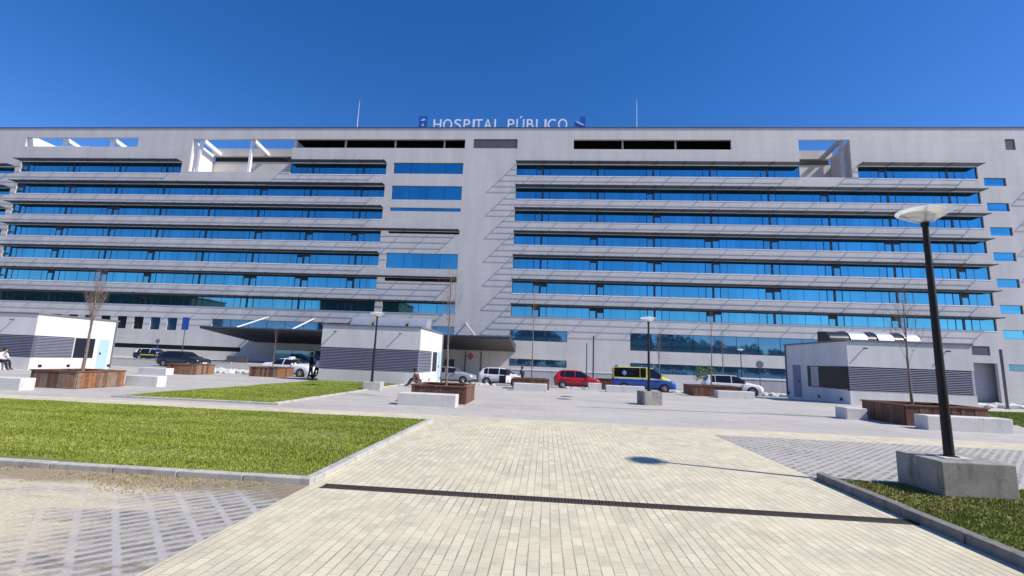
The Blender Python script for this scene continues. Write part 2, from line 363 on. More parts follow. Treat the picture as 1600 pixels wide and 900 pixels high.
def lawn(name, poly_fn, x0, x1, y0, y1, n, hmin, hmax, soil_pts, seed, z=.03, mat=None):
    """soil sheet plus one mesh of single blades"""
    b = MB(); b.add([(x, y, z) for x, y in soil_pts]+[(x, y, -.1) for x, y in soil_pts], [tuple(range(len(soil_pts)))]+[(i, (i+1) % len(soil_pts), len(soil_pts)+(i+1) % len(soil_pts), len(soil_pts)+i) for i in range(len(soil_pts))])
    struct(b.obj('lawn_soil', M['soil_turf']))
    rg = np.random.default_rng(seed)
    x = rg.uniform(x0, x1, n); y = rg.uniform(y0, y1, n); k = poly_fn(x, y); x = x[k]; y = y[k]; n = len(x)
    # clumps: thin out in patches
    pat = np.sin(x*1.3+np.sin(y*.9)*2)*np.sin(y*2.1+np.cos(x*.7)*2)
    keep = rg.uniform(size=n) < (.72+.28*pat if seed != 3 else .5+.4*np.sin(x*1.9+1)*np.cos(y*1.7)); 
    if seed == 1: keep &= (((x+7.2)/1.1)**2+((y-6.25)/.22)**2 > rg.uniform(.5, 1.3, n)) & (((x+4.4)/.5)**2+((y-9.6)/.3)**2 > rg.uniform(0, 1.2, n))
    x = x[keep]; y = y[keep]; pat = pat[keep]; n = len(x)
    h = rg.uniform(hmin, hmax, n)*(1+.25*pat); a = rg.uniform(0, 2*np.pi, n); wd = rg.uniform(.003, .006, n)*(1+np.hypot(x, y)/9); ln = rg.uniform(.1, .7, n)*h; a2 = rg.uniform(0, 2*np.pi, n)
    co = np.zeros((n, 3, 3)); co[:, 0] = np.c_[x-np.cos(a)*wd, y-np.sin(a)*wd, np.full(n, z)]; co[:, 1] = np.c_[x+np.cos(a)*wd, y+np.sin(a)*wd, np.full(n, z)]; co[:, 2] = np.c_[x+np.cos(a2)*ln, y+np.sin(a2)*ln, z+h]
    me = bpy.data.meshes.new(name); me.vertices.add(3*n); me.vertices.foreach_set('co', co.ravel()); me.loops.add(3*n); me.loops.foreach_set('vertex_index', np.arange(3*n))
    me.polygons.add(n); me.polygons.foreach_set('loop_start', np.arange(0, 3*n, 3)); me.polygons.foreach_set('loop_total', np.full(n, 3)); me.update(calc_edges=True)
    at_ = me.attributes.new('tone', 'FLOAT', 'POINT'); at_.data.foreach_set('value', np.repeat(rg.normal(.08, .085, n)-.06*pat, 3).astype(np.float32))
    me.materials.append(mat or M['grass']); o = bpy.data.objects.new(name, me); COL.objects.link(o); o['kind'] = 'stuff'; return o
lawn('grass', lambda x, y: (x > -1.35*y-3), -24, -3.1, 6.14, YB0-.02, 420000, .016, .034, [(-40, 6.13), (-3.08, 6.13), (-3.08, YB0-.01), (-40, YB0-.01)], 1)
lawn('grass', lambda x, y: x > -14.05+(y-14.6)*.01, -14.05, -8.58, 14.6, 28.1, 150000, .022, .045, [(-14.05, 14.6), (-8.56, 14.6), (-8.56, 28.15), (-14.05, 28.15)], 2)
lawn('grass', lambda x, y: (x > 4.45) & (x < 1.25*y+2), 4.45, 11, 3.0, 7.9, 130000, .012, .032, [(4.43, -6), (13, -6), (13, 7.9), (4.43, 7.9)], 3)
lawn('grass', lambda x, y: (x > 17.2), 17.3, 34, 18.6, 26.4, 90000, .03, .06, [(17.3, 18.6), (34, 18.6), (34, 26.4), (22.6, 26.4)], 4)
lawn('dry_grass', lambda x, y: (x < 1.25*y+2) & (np.sin(x*1.3+y)+np.cos(y*1.6-x*.6) > -.7), 4.45, 11, 3.0, 7.88, 60000, .01, .024, [(12.9, 7.7), (12.95, 7.7), (12.95, 7.75)], 6, .031, M['drybrown'])
# dry tufts on the sandy pavers next to the lawn kerb
lawn('dry_grass', lambda x, y: (np.sin(x*2.2)+np.sin(x*5.1+1)*.6 > -.9) & (y > 5.35+.25*np.sin(x*3)), -11, -3.4, 5.2, 5.98, 5000, .01, .03, [(-11.0, 5.99), (-10.9, 5.99), (-10.9, 5.995)], 5, .002, M['drygrass'])

# drain across the path
t = thing('drain_channel', 'dark slotted iron drain running straight across the cream brick path', 'drain', (.65, 5.99, 0))
b = MB(); x = -2.78
while x < 4.26:
    b.box((x, 5.90, .0), (min(x+.485, 4.26), 5.925, .007)); b.box((x, 6.065, .0), (min(x+.485, 4.26), 6.09, .007))
    for k in range(12): b.box((x+.04*k+.004, 5.9251, .0), (min(x+.04*k+.026, 4.26), 6.0649, .005))
    x += .49
b.obj('grating', M['drain'], t, world=True)
MB().box((-2.78, 5.926, -.04), (4.26, 6.064, .0025)).obj('gutter', M['black'], t, world=True)
tag(MB().lathe([(.3, 0), (.3, .006), (.27, .008), (.0, .008)], (X(882, 26, 623), 24.0, 0), 28).obj('manhole_cover', M['drain']), 'small round dark manhole cover set in the grey plaza paving', 'manhole cover')
b = MB(); p0 = Vector((1.2, 18.6)); p1 = Vector((12.2, 19.4))
b.add([(p0.x, p0.y, .004), (p1.x, p1.y, .004), (p1.x, p1.y+.14, .004), (p0.x, p0.y+.14, .004), (p0.x, p0.y, -.05), (p1.x, p1.y, -.05), (p1.x, p1.y+.14, -.05), (p0.x, p0.y+.14, -.05)], [(0,1,2,3),(0,1,5,4),(1,2,6,5),(2,3,7,6),(3,0,4,7)])
tag(b.obj('drain_channel', M['greylouver']), 'long faint grey drain line crossing the grey plaza', 'drain')

# ------------------------------------------------------------------ hospital
YF = 76.0; T = .45
ZT = [35.55, 31.3, 27.25, 23.2, 19.1, 15.0, 10.9]; ZB = [33.5, 29.3, 25.3, 21.2, 17.0, 12.9, 9.05]
H = thing('hospital', 'wide pale grey hospital block with long rows of blue mirrored windows', 'building', (-12, 76, -1.8))
holes = []; wins = []; shelves = []
def win(x0, x1, z0, z1, kind='band'): holes.append((x0, x1, z0, z1)); wins.append((x0, x1, z0, z1, kind))
for i in range(7):
    if i == 0:
        win(-6, 41.2, ZB[0], ZT[0]); win(50.3, 68.6, ZB[0], ZT[0]); win(-100.3, -67.9, ZB[0], ZT[0]); win(-47.0, -29.2, ZB[0], ZT[0])
        shelves += [(-6, 41.2, ZT[0]), (50.3, 68.6, ZT[0]), (-100.3, -67.9, ZT[0]), (-47, -29.2, ZT[0])]
    else:
        win(-6, 68.6, ZB[i], ZT[i]); win(-100.3, -29.2, ZB[i], ZT[i]); shelves.append((-6, 68.6, ZT[i]))
        shelves.append((-100.3, -15.4 if i in (3, 5, 6) else -29.2, ZT[i]))
    win(69.4, 72.7, ZB[i]-1.15, ZB[i]+.22, 'small')
    win(-113.5, -101.4, ZB[i]-.35, ZB[i]+.95, 'small'); shelves.append((-113.5, -101.4, ZB[i]+.95))
    win(78.0, 92.0, ZB[i]-.9, ZB[i]+.75, 'small'); shelves.append((78.0, 92.0, ZB[i]+.75))
for z0, z1, k in ((33.7, 35.75, 'small'), (28.9, 31.45, 'small'), (26.8, 27.45, 'small'), (22.75, 23.2, 'dark'), (16.65, 19.3, 'small'), (14.4, 15.0, 'dark'), (9.05, 10.9, 'small')): win(-27.9, -15.4, z0, z1, k)
win(-6, 3.3, 5.05, 6.8, 'shop'); win(-6, 3.3, .95, 2.1, 'shop'); win(13.4, 50, 4.1, 6.9, 'shop'); win(13.4, 50, .55, 2.13, 'shop')
win(62.5, 67.2, 5.3, 6.7, 'louver'); win(-57.8, -15.3, 4.95, 6.95, 'shop'); win(-78, -52, 1.45, 2.2, 'dark'); win(69.6, 90, 3.1, 4.1, 'shop')
win(-46, -18, -1.5, 2.1, 'shop'); win(63.8, 68.0, -1.78, 4.15, 'gate')
for k in range(-5, 3): win(-72.3+3.13*k, -70.45+3.13*k, 4.75, 6.9, 'dark' if k < 1 else 'shop')
OPEN = [(-100.3, -77.3, 38.6, 40.45), (-66.4, -47.0, 33.8, 40.2), (-47.0, -15.3, 38.5, 40.2), (3.8, 30.3, 38.4, 40.2), (41.2, 49.4, 33.6, 40.25)]
holes += OPEN; win(-13.8, -6.0, 38.5, 40.25, 'louver'); win(73.3, 74.8, 38.5, 40.4, 'louver')

def holed_wall(x0, x1, z0, z1, hs, y0, y1):
    xs = sorted({x0, x1, *[h[0] for h in hs], *[h[1] for h in hs]}); zs = sorted({z0, z1, *[h[2] for h in hs], *[h[3] for h in hs]})
    nx, nz = len(xs)-1, len(zs)-1
    sol = [[not any(h[0] <= (xs[i]+xs[i+1])/2 <= h[1] and h[2] <= (zs[j]+zs[j+1])/2 <= h[3] for h in hs) for j in range(nz)] for i in range(nx)]
    b = MB()
    for i in range(nx):
        for j in range(nz):
            a, c, d, e = xs[i], xs[i+1], zs[j], zs[j+1]
            if sol[i][j]:
                b.quad([(a,y0,d),(c,y0,d),(c,y0,e),(a,y0,e)]); b.quad([(a,y1,d),(a,y1,e),(c,y1,e),(c,y1,d)])
                for di, dj, qd in ((-1,0,[(a,y0,d),(a,y0,e),(a,y1,e),(a,y1,d)]),(1,0,[(c,y0,d),(c,y1,d),(c,y1,e),(c,y0,e)]),(0,-1,[(a,y0,d),(a,y1,d),(c,y1,d),(c,y0,d)]),(0,1,[(a,y0,e),(c,y0,e),(c,y1,e),(a,y1,e)])):
                    ii, jj = i+di, j+dj
                    if not (0 <= ii < nx and 0 <= jj < nz) or not sol[ii][jj]: b.quad(qd)
    return b
holed_wall(-125, 105, -4, 42.3, holes, YF, YF+T).obj('front_wall', M['panel'], H, world=True, fix=False)
# volume behind the facade
b = MB()
b.box((-125, 77.6, -4), (105, 98, 33.3))
b.box((-125, 77.6, 33.3), (-67.0, 98, 38.2)); b.box((-46.6, 77.6, 33.3), (40.8, 98, 38.2)); b.box((50.0, 77.6, 33.3), (105, 98, 38.2))
b.obj('building_core', M['wallgrey'], H, world=True)
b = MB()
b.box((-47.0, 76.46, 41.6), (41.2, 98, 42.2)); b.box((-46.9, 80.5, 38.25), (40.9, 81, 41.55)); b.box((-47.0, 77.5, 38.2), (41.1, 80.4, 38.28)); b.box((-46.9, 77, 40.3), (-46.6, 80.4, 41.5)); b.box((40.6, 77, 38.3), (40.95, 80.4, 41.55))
b.obj('plant_floor', M['black'], H, world=True)  # roofed plant level, coloured black to paint the dark inside its openings
MB().box((-125.1, 75.88, 42.3), (105.1, 76.6, 42.45)).obj('coping', M['coping'], H, world=True)
# open roof terraces
for (x0, x1, zf, lm, rm) in ((-67.0, -46.6, 33.75, 'white', 'panel'), (40.9, 49.9, 33.55, 'panel', 'wallgrey')):  # side-wall colours carry the light: sunlit one white, shaded one grey
    MB().box((x0, 76.5, zf-.35), (x1, 84, zf)).obj('terrace_floor', M['panel'], H, world=True)
    MB().box((x0, 82, zf+.002), (x1, 82.3, 38.4)).obj('terrace_back_wall', M['panel'], H, world=True)
    MB().box((x0, 81.6, 39.4), (x1, 82.2, 41.0)).obj('terrace_parapet', M['panel'], H, world=True)
    MB().box((x0, 82.8, zf+.002), (x1, 83, 40)).obj('terrace_gap_dark', M['black'], H, world=True)  # black sheet painting the dark of the gap under the parapet
    for (wx, wm) in ((x0+.05, lm), (x1-.45, rm)):
        MB().prism([(76.46, zf+.002), (81.59, zf+.002), (81.59, 39.6), (76.46, 40.18)], 'x', wx, wx+.45).obj('terrace_wall', M[wm], H, world=True)
MB().box((-101, 76.46, 38.2), (-100.4, 82, 41.2)).obj('terrace_wall', M['white'], H, world=True)
MB().box((-101, 81.6, 39.7), (-93.5, 82, 41.4)).obj('terrace_parapet', M['white'], H, world=True)
for x in (-65.2, -55.3, -93.0, -83.2, 48.4):
    b = MB(); lo = 39.4 if x > -70 else 39.2
    b.prism([(76.5, 40.15), (76.5, 40.85), (81.59, lo+.75), (81.59, lo+.05)], 'x', x-.24, x+.24)
    b.box((x-.22, 76.5, 33.76 if -70 < x else 38.2), (x+.22, 76.95, 40.08)); b.obj('roof_truss', M['whitepaint' if x < 0 else 'wallgrey'], H, world=True)  # beam colour carries the light: white where sunlit, grey where shaded
for x in (-37.5, -28.2, -19.2, 12.3, 21.3): MB().box((x-.14, 76.8, 38.3), (x+.14, 77.1, 41.58)).obj('plant_post', M['wallgrey'], H, world=True)
# windows: a glass sheet with frame and sill of its own
pill = [8.0+9.35*k for k in range(-1, 8)]+[-33.4-9.35*k for k in range(9)]+[-117+3.1*k for k in range(0)]
rw = random.Random(3)
for (x0, x1, z0, z1, kind) in wins:
    if kind in ('louver', 'gate'):
        b = MB()
        if kind == 'louver':
            z = z0+.05
            while z < z1-.05: b.box((x0, YF+.08, z), (x1, YF+.16, z+.07)); z += .14
            b.box((x0, YF+.17, z0), (x1, YF+.25, z1)); b.obj('vent_louver', M['greylouver'], H, world=True)
        else:
            b.box((x0, YF+2.5, z0), (x1, YF+2.6, z1)); b.obj('gateway', M['wallgrey'], H, world=True)
        continue
    g = {'band': M['glass'], 'small': M['glass'], 'shop': M['darkglass'], 'dark': M['black']}[kind]
    y = YF+.24
    o = MB().box((x0, y, z0), (x1, y+.05, z1)).obj('window_band' if kind == 'band' else 'window', g, H, world=True)
    f = MB(); y2 = y-.03
    if kind == 'band':
        f.box((x0, y2-.05, z1-.12), (x1, y-.002, z1), 1)
        f.box((x0, y2, z0), (x1, y-.002, z0+.06)); f.box((x0, y2, z0+.061), (x0+.1, y-.002, z1-.121)); f.box((x1-.1, y2, z0+.061), (x1, y-.002, z1-.121))
        for p in pill:
            if x0+.8 < p < x1-.8:
                f.box((p-.16, y2-.04, z0+.061), (p+.16, y-.002, z1-.121))
                for s in (-1.15, 1.15):
                    if x0 < p+s < x1: f.box((p+s-.06, y2, z0+.061), (p+s+.06, y-.002, z1-.121))
                r = rw.random()
                if r < .42:                                    # a tilted vent or blind drawn down beside the pillar
                    for s in ((-1, 1) if r < .18 else ((-1,) if r < .3 else (1,))):
                        a, c = sorted((p+s*.17, p+s*1.08)); f.box((a, y-.02, z1-rw.choice((.6, .75, .9))), (c, y-.004, z1-.122), 0)
            for h in (-4.67, 4.67, 2.33, -2.33):
                if x0 < p+h < x1 and h != -4.67: f.box((p+h-.025, y2+.01, z0+.061), (p+h+.025, y-.002, z1-.121), 1)
    elif kind != 'dark':
        f.box((x0, y2, z0), (x1, y-.002, z0+.05)); f.box((x0, y2, z1-.06), (x1, y-.002, z1)); f.box((x0, y2, z0+.051), (x0+.08, y-.002, z1-.061)); f.box((x1-.08, y2, z0+.051), (x1, y-.002, z1-.061))
        n = max(1, int((x1-x0)/3.1))
        for k in range(1, n): xx = x0+(x1-x0)*k/n; f.box((xx-.03, y2, z0+.051), (xx+.03, y-.002, z1-.061))
    if f.v: f.obj('window_frame', [M['frame'], M['darkhead']], o)
    if kind == 'band': MB().box((x0, YF-.035, z0-.16), (x1, YF+.2, z0-.003)).obj('window_sill', M['sill'], o)
# sun louvers: open shelves of thin blades on brackets above each row
for (x0, x1, z) in shelves:
    b = MB()
    for k in range(1, 6): d = .29*k; b.box((x0, YF-d-.016, z-.03), (x1, YF-d+.016, z+.085))
    n = max(1, round((x1-x0)/4.67))
    for k in range(n+1):
        xx = x0+.05+(x1-x0-.1)*k/n; b.box((xx-.075, YF-1.47, z+.086), (xx+.075, YF-.001, z+.15))
    b.obj('sun_louver', M['louver'], H, world=True)
# entrance canopy with tie rods
CX0, CX1, CY = -49.6, -5.0, 63.0
b = MB()
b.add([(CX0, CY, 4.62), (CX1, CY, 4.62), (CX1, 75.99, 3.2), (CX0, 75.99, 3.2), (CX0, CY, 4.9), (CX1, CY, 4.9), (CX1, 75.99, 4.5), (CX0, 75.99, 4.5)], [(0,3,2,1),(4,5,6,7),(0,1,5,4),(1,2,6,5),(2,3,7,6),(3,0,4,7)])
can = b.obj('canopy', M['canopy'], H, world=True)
b = MB()
x = CX0+.3
while x < CX1: b.box((x-.1, CY-.03, 4.905), (x+.1, CY+2, 5.02)); x += 1.95
b.box((CX0, CY-.06, 4.78), (CX1, CY-.01, 4.96)); b.obj('canopy_trim', M['coping'], can)
for x in (-44.3, -36.0, -27, -18, -9.8):
    MB().tube((x, CY+.3, 4.95), (x-3.6, 75.98, 7.5), .11, n=8).obj('tie_rod', M['whitepaint'], can)
b = MB()
for x in (-13.2, -10.6): b.box((x-.07, 75.9, -1.8), (x+.07, 75.985, 3.0))
b.box((-16.6, 75.9, -1.8), (-15.0, 75.985, 1.6)); b.obj('entrance_door', M['frame'], H, world=True)
b = MB(); b.box((-34, 75.7, 2.3), (-22, 75.9, 3.0)); b.obj('entrance_fascia', M['sill'], H, world=True)
# lettering on the roof
SG = thing('roof_sign', 'white capital letters HOSPITAL PÚBLICO with blue emblems along the roof edge', 'sign', (-9, 76.9, 42.3))
def text_mesh(name, s_, size, ext, mat, parent, loc, rot=(R_(90), 0, 0)):
    cu = bpy.data.curves.new(name, 'FONT'); cu.body = s_; cu.size = size; cu.extrude = ext; cu.align_x = 'LEFT'
    tmp = bpy.data.objects.new('tmp', cu); COL.objects.link(tmp); bpy.context.view_layer.update()
    me = bpy.data.meshes.new_from_object(tmp.evaluated_get(bpy.context.evaluated_depsgraph_get())); bpy.data.objects.remove(tmp); bpy.data.curves.remove(cu)
    me.name = name; me.materials.clear(); me.materials.append(mat); o = bpy.data.objects.new(name, me); COL.objects.link(o); o.parent = parent; o.location = loc; o.rotation_euler = rot
    return o, max(v_.co.x for v_ in me.vertices) if len(me.vertices) else 0
xa, xb = X(676, 76.9, 190), X(889, 76.9, 190)
txt = 'HOSPITAL PÚBLICO'
adv = {'I': .36, ' ': .5, 'S': .86, 'P': .84, 'T': .82, 'L': .76, 'B': .88, 'C': .98, 'O': 1.06, 'A': .92, 'H': .98, 'Ú': .95}
tot = sum(adv[c_] for c_ in txt); u_ = (xb-xa)/tot; xc = xa
for c_ in txt:
    if c_ != ' ':
        o, wdt = text_mesh('letter', c_, 2.85, .05, M['whitepaint'], SG, (0, 0, 0))
        o.scale.x = min(1.35, u_*adv[c_]*.86/max(.3, wdt)) if c_ != 'I' else 1.2
        o.location = (xc-SG.location.x, 0, .25)
    xc += u_*adv[c_]
def emb(polys, dz, y0, y1):
    q_ = MB()
    for pg in polys: q_.prism([(x_, z_+dz) for x_, z_ in pg], 'y', y0, y1)
    return q_
xl = X(655, 76.9, 190)
e = emb([[(xl, 42.3), (xl+1.5, 42.3), (xl+1.5, 44.6), (xl, 44.6)]], .5, 76.8, 76.95).obj('emblem', M['blue'], SG, world=True)
emb([[(xl+.2, 43.7), (xl+.9, 44.2), (xl+1.25, 43.8), (xl+.75, 43.55)], [(xl+.45, 42.6), (xl+.75, 43.3), (xl+1.0, 42.6)]], .5, 76.74, 76.795).obj('emblem_mark', M['paleblue'], e)
xl = X(898, 76.9, 190)
e = emb([[(xl, 42.3), (xl+1.5, 42.3), (xl+1.1, 43.3), (xl-.1, 43.3)], [(xl+.9, 43.32), (xl+1.9, 43.1), (xl+1.9, 44.3), (xl+1.0, 44.4)], [(xl+1.2, 42.3), (xl+1.9, 42.3), (xl+1.9, 43.05), (xl+1.25, 43.25)]], .6, 76.8, 76.95).obj('emblem', M['blue'], SG, world=True)
emb([[(xl+.15, 43.25), (xl+.45, 43.45), (xl+1.7, 42.75), (xl+1.4, 42.55)]], .6, 76.73, 76.795).obj('emblem_mark', M['paleblue'], e)
b = MB(); b.box((xa-4, 77.0, 42.3), (xb+4, 77.08, 42.4))
for k in range(16): xx = xa-3.5+(xb-xa+7)*k/15; b.box((xx-.04, 77.0, 42.401), (xx+.04, 77.06, 43.1))
b.obj('sign_frame', M['polegrey'], SG, world=True)
for px, wh in ((558, 'slender roof antenna mast left of the roof lettering'), (995, 'slender roof antenna mast right of the roof lettering')):
    p = at(px, 199, 80); tag(MB().tube((p.x, 80, 42.2), (p.x, 80, 49.6), .07, .03).tube((p.x, 80, 49.6), (p.x, 80, 50.4), .02, .01).obj('antenna', M['whitepaint']), wh, 'antenna', 'antennas on the roof')
p = at(735, 557, 75.9); b = MB(); b.lathe([(.45, 0), (.45, .06), (.3, .06), (.3, 0)], (p.x, 75.88, p.z), 20, 0, 'y'); b.box((p.x-.12, 75.8, p.z-.6), (p.x+.12, 75.87, p.z+.6)); b.box((p.x-.6, 75.8, p.z-.1), (p.x-.13, 75.87, p.z+.1)); b.box((p.x+.13, 75.8, p.z-.1), (p.x+.6, 75.87, p.z+.1))
tag(b.obj('wall_sign', M['pink']), 'pink emblem sign on the shaded grey wall under the canopy', 'sign')

# ------------------------------------------------------------------ kiosks
def kiosk(label, x0, x1, y0, y1, h, side, vents, door, slatside=.46, shade_len=.06):
    k = thing('kiosk', label, 'kiosk', ((x0+x1)/2, y0, 0), group='service kiosks on the plaza')
    L0, L1 = .74, 2.1
    b = MB(); b.box((x0, y0, -.6), (x1, y1, L0)); b.box((x0, y0, L1), (x1, y1, h))
    ins = .09; sx = x1 if side > 0 else x0
    ys = y0+(y1-y0)*slatside
    xa_, xb_ = (x0+ins, x1-ins)
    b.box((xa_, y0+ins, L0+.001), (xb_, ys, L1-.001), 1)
    b.box((x0 if side > 0 else x0+.001, ys+.001, L0+.001), (x1, y1, L1-.001))
    b.obj('wall', [M['kiosk'], M['slatback']], k, world=True)
    s = MB(); n = 14
    for i in range(n):
        z = L0+.015+(L1-L0-.03)*i/n; dz = (L1-L0-.03)/n
        s.prism([(y0+.005, z), (y0+.012, z+.02), (y0+ins+.03, z+dz), (y0+ins+.03, z+dz-.02)], 'x', x0+.006, x1-.006)
        if side > 0: s.prism([(x1-.005, z), (x1-.012, z+.02), (x1-ins-.03, z+dz), (x1-ins-.03, z+dz-.02)], 'y', y0+.15, ys-.001)
        elif slatside > .2: s.prism([(x0+.005, z), (x0+.012, z+.02), (x0+ins+.03, z+dz), (x0+ins+.03, z+dz-.02)], 'y', y0+.15, ys-.001)
    s.obj('louver', M['slat'], k, world=True)
    MB().box((x0-.06, y0-.06, h+.001), (x1+.06, y1+.06, h+.1)).obj('roof_edge', M['greylouver'], k, world=True)
    D = y1-y0
    def on_side(a, c, z0, z1, name, mat, proud=.02):
        if mat is M['panepale']: proud = .035
        xs_ = (sx, sx+side*proud) if side > 0 else (sx-proud, sx)
        return MB().box((xs_[0]+(.001 if side > 0 else 0), y0+D*a, z0), (xs_[1]-(.001 if side < 0 else 0), y0+D*c, z1)).obj(name, mat, k, world=True)
    for nm, a, c, z0, z1, mt in door:
        o = on_side(a, c, z0, z1, nm, mt)
        if nm == 'door':
            yy = y0+D*(a+.02); xh = sx+side*.05; MB().box((min(xh, sx+side*.021), yy, 1.0), (max(xh, sx+side*.021), yy+.1, 1.16)).obj('handle', M['frame'], o)
    for a in (.12, .44, .96):
        xs_ = sorted((sx+side*.002, sx+side*.03)); MB().box((xs_[0], y0+D*a-.12, .16), (xs_[1], y0+D*a+.08, .32)).obj('vent_grille', M['frame'], k, world=True)
    xs_ = sorted((sx+side*.003, sx+side*.075)); MB().box((xs_[0], y1-.16, .05), (xs_[1], y1-.08, h)).obj('downpipe', M['greylouver'], k, world=True)
    for fx in (.14, .80):
        xx = x0+(x1-x0)*fx; MB().tube((xx, y0+.05, h-.35), (xx, y0-.24, h-.38), .04, n=10).obj('water_spout', M['polegrey'], k, world=True)
    for vi, (a, c, yy) in enumerate(vents):                                   # quarter-round metal hoods on the roof
        b = MB(); pts = [(yy, h+.1)]+[(yy+.95*(1-math.cos(t)), h+.1+.68*math.sin(t)) for t in np.linspace(.12, 1.57, 9)]+[(yy+1.35, h+.78), (yy+1.35, h+.1)]
        b.prism(pts, 'x', a, c); o = b.obj('roof_vent', M['duct'], k, world=True, smooth=True)
        MB().prism([(q_[0]+.05, h+.101+(q_[1]-h-.1)*.9) for q_ in pts], 'x', a-shade_len*(1.6 if vi == 0 else 1), a-.002).obj('vent_shade_side', M['frame'], o)  # added dark slab painting the hood's shaded left side and gap shadow
    return k
kiosk('white kiosk at the left with pale blue door on its bright sunlit side', -39.5, -31.5, 26.45, 31.9, 3.4, 1, [], [('window', .47, .72, L_ := .76, 2.08, M['frame']), ('door', .78, .92, .02, 2.05, M['doorblue'])])
kiosk('white kiosk in the middle beside the lawn with metal hoods on its roof', -14.05, -7.75, 28.2, 34.4, 3.45, 1, [(X(545, 30), X(576, 30), 29.6), (X(582, 30), X(629, 30), 29.6), (X(636, 30), X(664, 30), 29.6)], [('window', .55, .74, .76, 2.08, M['frame']), ('door', .8, .93, .02, 2.1, M['doorblue'])], .5)
kr = kiosk('grey shaded kiosk at the right with three curved hoods on its roof', 16.95, 23.55, 27.7, 34.6, 3.5, -1, [(X(1325, 29.5), X(1351, 29.5), 29), (X(1368, 29.5), X(1392, 29.5), 29), (X(1410, 29.5), X(1432, 29.5), 29)], [('window', .0+.01, .60, .8, 2.1, M['frame']), ('window', .42, .54, .84, 2.06, M['panepale']), ('door', .72, .86, .02, 2.15, M['doorviolet'])], .03, .72)

# ------------------------------------------------------------------ planters, saplings, benches
def planter(label, x0, x1, y0, y1, h, z=0, pal=(0, 1)):
    k = thing('planter', label, 'planter', ((x0+x1)/2, (y0+y1)/2, z), group='timber planters on the plaza')
    b = MB(); pr = random.Random(label)
    def run(a0, a1, fn):
        n = round((a1-a0)/.145)
        for i in range(n):
            a = a0+(a1-a0)*i/n+.004; c = a0+(a1-a0)*(i+1)/n-.004; fn(a, c, pr.choice(pal), pr.uniform(-.006, .006))
    run(x0, x1, lambda a, c, mi, j: b.box((a, y0-.02+j, z+.01), (c, y0+.02, z+h), mi)); run(x0, x1, lambda a, c, mi, j: b.box((a, y1-.02, z+.01), (c, y1+.02, z+h), mi))
    run(y0+.03, y1-.03, lambda a, c, mi, j: b.box((x0-.02+j, a, z+.01), (x0+.02, c, z+h), mi)); run(y0+.03, y1-.03, lambda a, c, mi, j: b.box((x1-.02, a, z+.01), (x1+.02+j, c, z+h), mi))
    b.obj('side_boards', [M['wood1'], M['wood2'], M['wood3'], M['wood4']], k, world=True)
    r = MB(); tt = .14
    r.box((x0-.05, y0-.05, z+h+.002), (x1+.05, y0+tt, z+h+.045)); r.box((x0-.05, y1-tt, z+h+.002), (x1+.05, y1+.05, z+h+.045)); r.box((x0-.05, y0+tt+.002, z+h+.002), (x0+tt, y1-tt-.002, z+h+.045)); r.box((x1-tt, y0+tt+.002, z+h+.002), (x1+.05, y1-tt-.002, z+h+.045))
    r.obj('rim', M['wood2'], k, world=True)
    MB().box((x0+.03, y0+.03, z+.1), (x1-.03, y1-.03, z+h-.08)).obj('soil', M['soil_turf'], k, world=True)
    return k
planter('timber planter with orange and greyed boards before the left white kiosk', -19.35, -17.5, 16.4, 18.4, .62, 0, (0, 1, 2, 3, 3))
planter('small timber planter in front of the black car at left', -24.4, -22.6, 28.6, 30.6, .62, 0, (0, 2, 3))
planter('small timber planter in front of the white saloon car', -19.7, -17.75, 30.0, 32.0, .62, -.02, (0, 2, 2, 3))
planter('red brown timber planter behind the white block beside the path', -5.0, -2.95, 17.42, 19.6, .62, 0, (0, 0, 1))
planter('low timber planter between the white hatchback and its white bench', -2.0, .2, 28.8, 30.8, .6, 0, (0, 1))
planter('low dark timber planter before the white off-roader', 9.0, 11.9, 29.6, 31.6, .6, 0, (0, 0, 1))
planter('large dark timber planter behind the right white bench near the lamp', 12.35, 15.0, 17.3, 19.5, .66, 0, (0, 0, 1))
planter('small timber box standing behind the nose of the red car', X(936, 43)-.1, X(947, 43)+.6, 43, 44.4, .9, gnd(6, 43), (0, 1))

def sapling(label, x, y, z0, h, r, seed, spread=.45, nb=16, upright=.9, br0=.35):
    k = thing('bare_tree', label, 'tree', (x, y, z0), group='bare saplings in planters')
    rg = random.Random(seed); b = MB(); t = MB(); p = Vector((x, y, z0)); pts = [p]; n = 9
    for i in range(1, n+1):
        p = p+Vector((rg.uniform(-.02, .02)*h/4, rg.uniform(-.02, .02)*h/4, h*.92/n)); pts.append(p)
    for i in range(n): b.tube(pts[i], pts[i+1], r*(1-i/n*.85)+.004, r*(1-(i+1)/n*.85)+.004, 8)
    def twig(p, d, L, rr, depth):
        q_ = p
        for s_ in range(4):
            d2 = (d+Vector((rg.uniform(-.2, .2), rg.uniform(-.2, .2), .12*upright))).normalized(); e = q_+d2*L/4
            t.tube(q_, e, rr*(1-s_*.2), rr*(1-(s_+1)*.2), 5)
            if depth and s_ > 0:
                for _ in range(2): twig(e, (d2+Vector((rg.uniform(-.8, .8), rg.uniform(-.8, .8), rg.uniform(0, .6)))).normalized(), L*.5, rr*.55, depth-1)
            q_ = e; d = d2
    for i in range(nb):
        f = br0+(1-br0)*i/nb; zi = f*n*.999; j = int(zi); q_ = pts[j].lerp(pts[j+1], zi-j); an = i*2.4+rg.uniform(-.4, .4)
        d = Vector((math.cos(an)*spread, math.sin(an)*spread, upright)).normalized(); twig(q_, d, h*.3*(1.15-f*.7), max(.0025, r*.2*(1.2-f)), 2 if y < 25 else 1)
    b.obj('trunk', M['bark'], k, world=True, smooth=True); t.obj('crown', M['twig'], k, world=True); return k
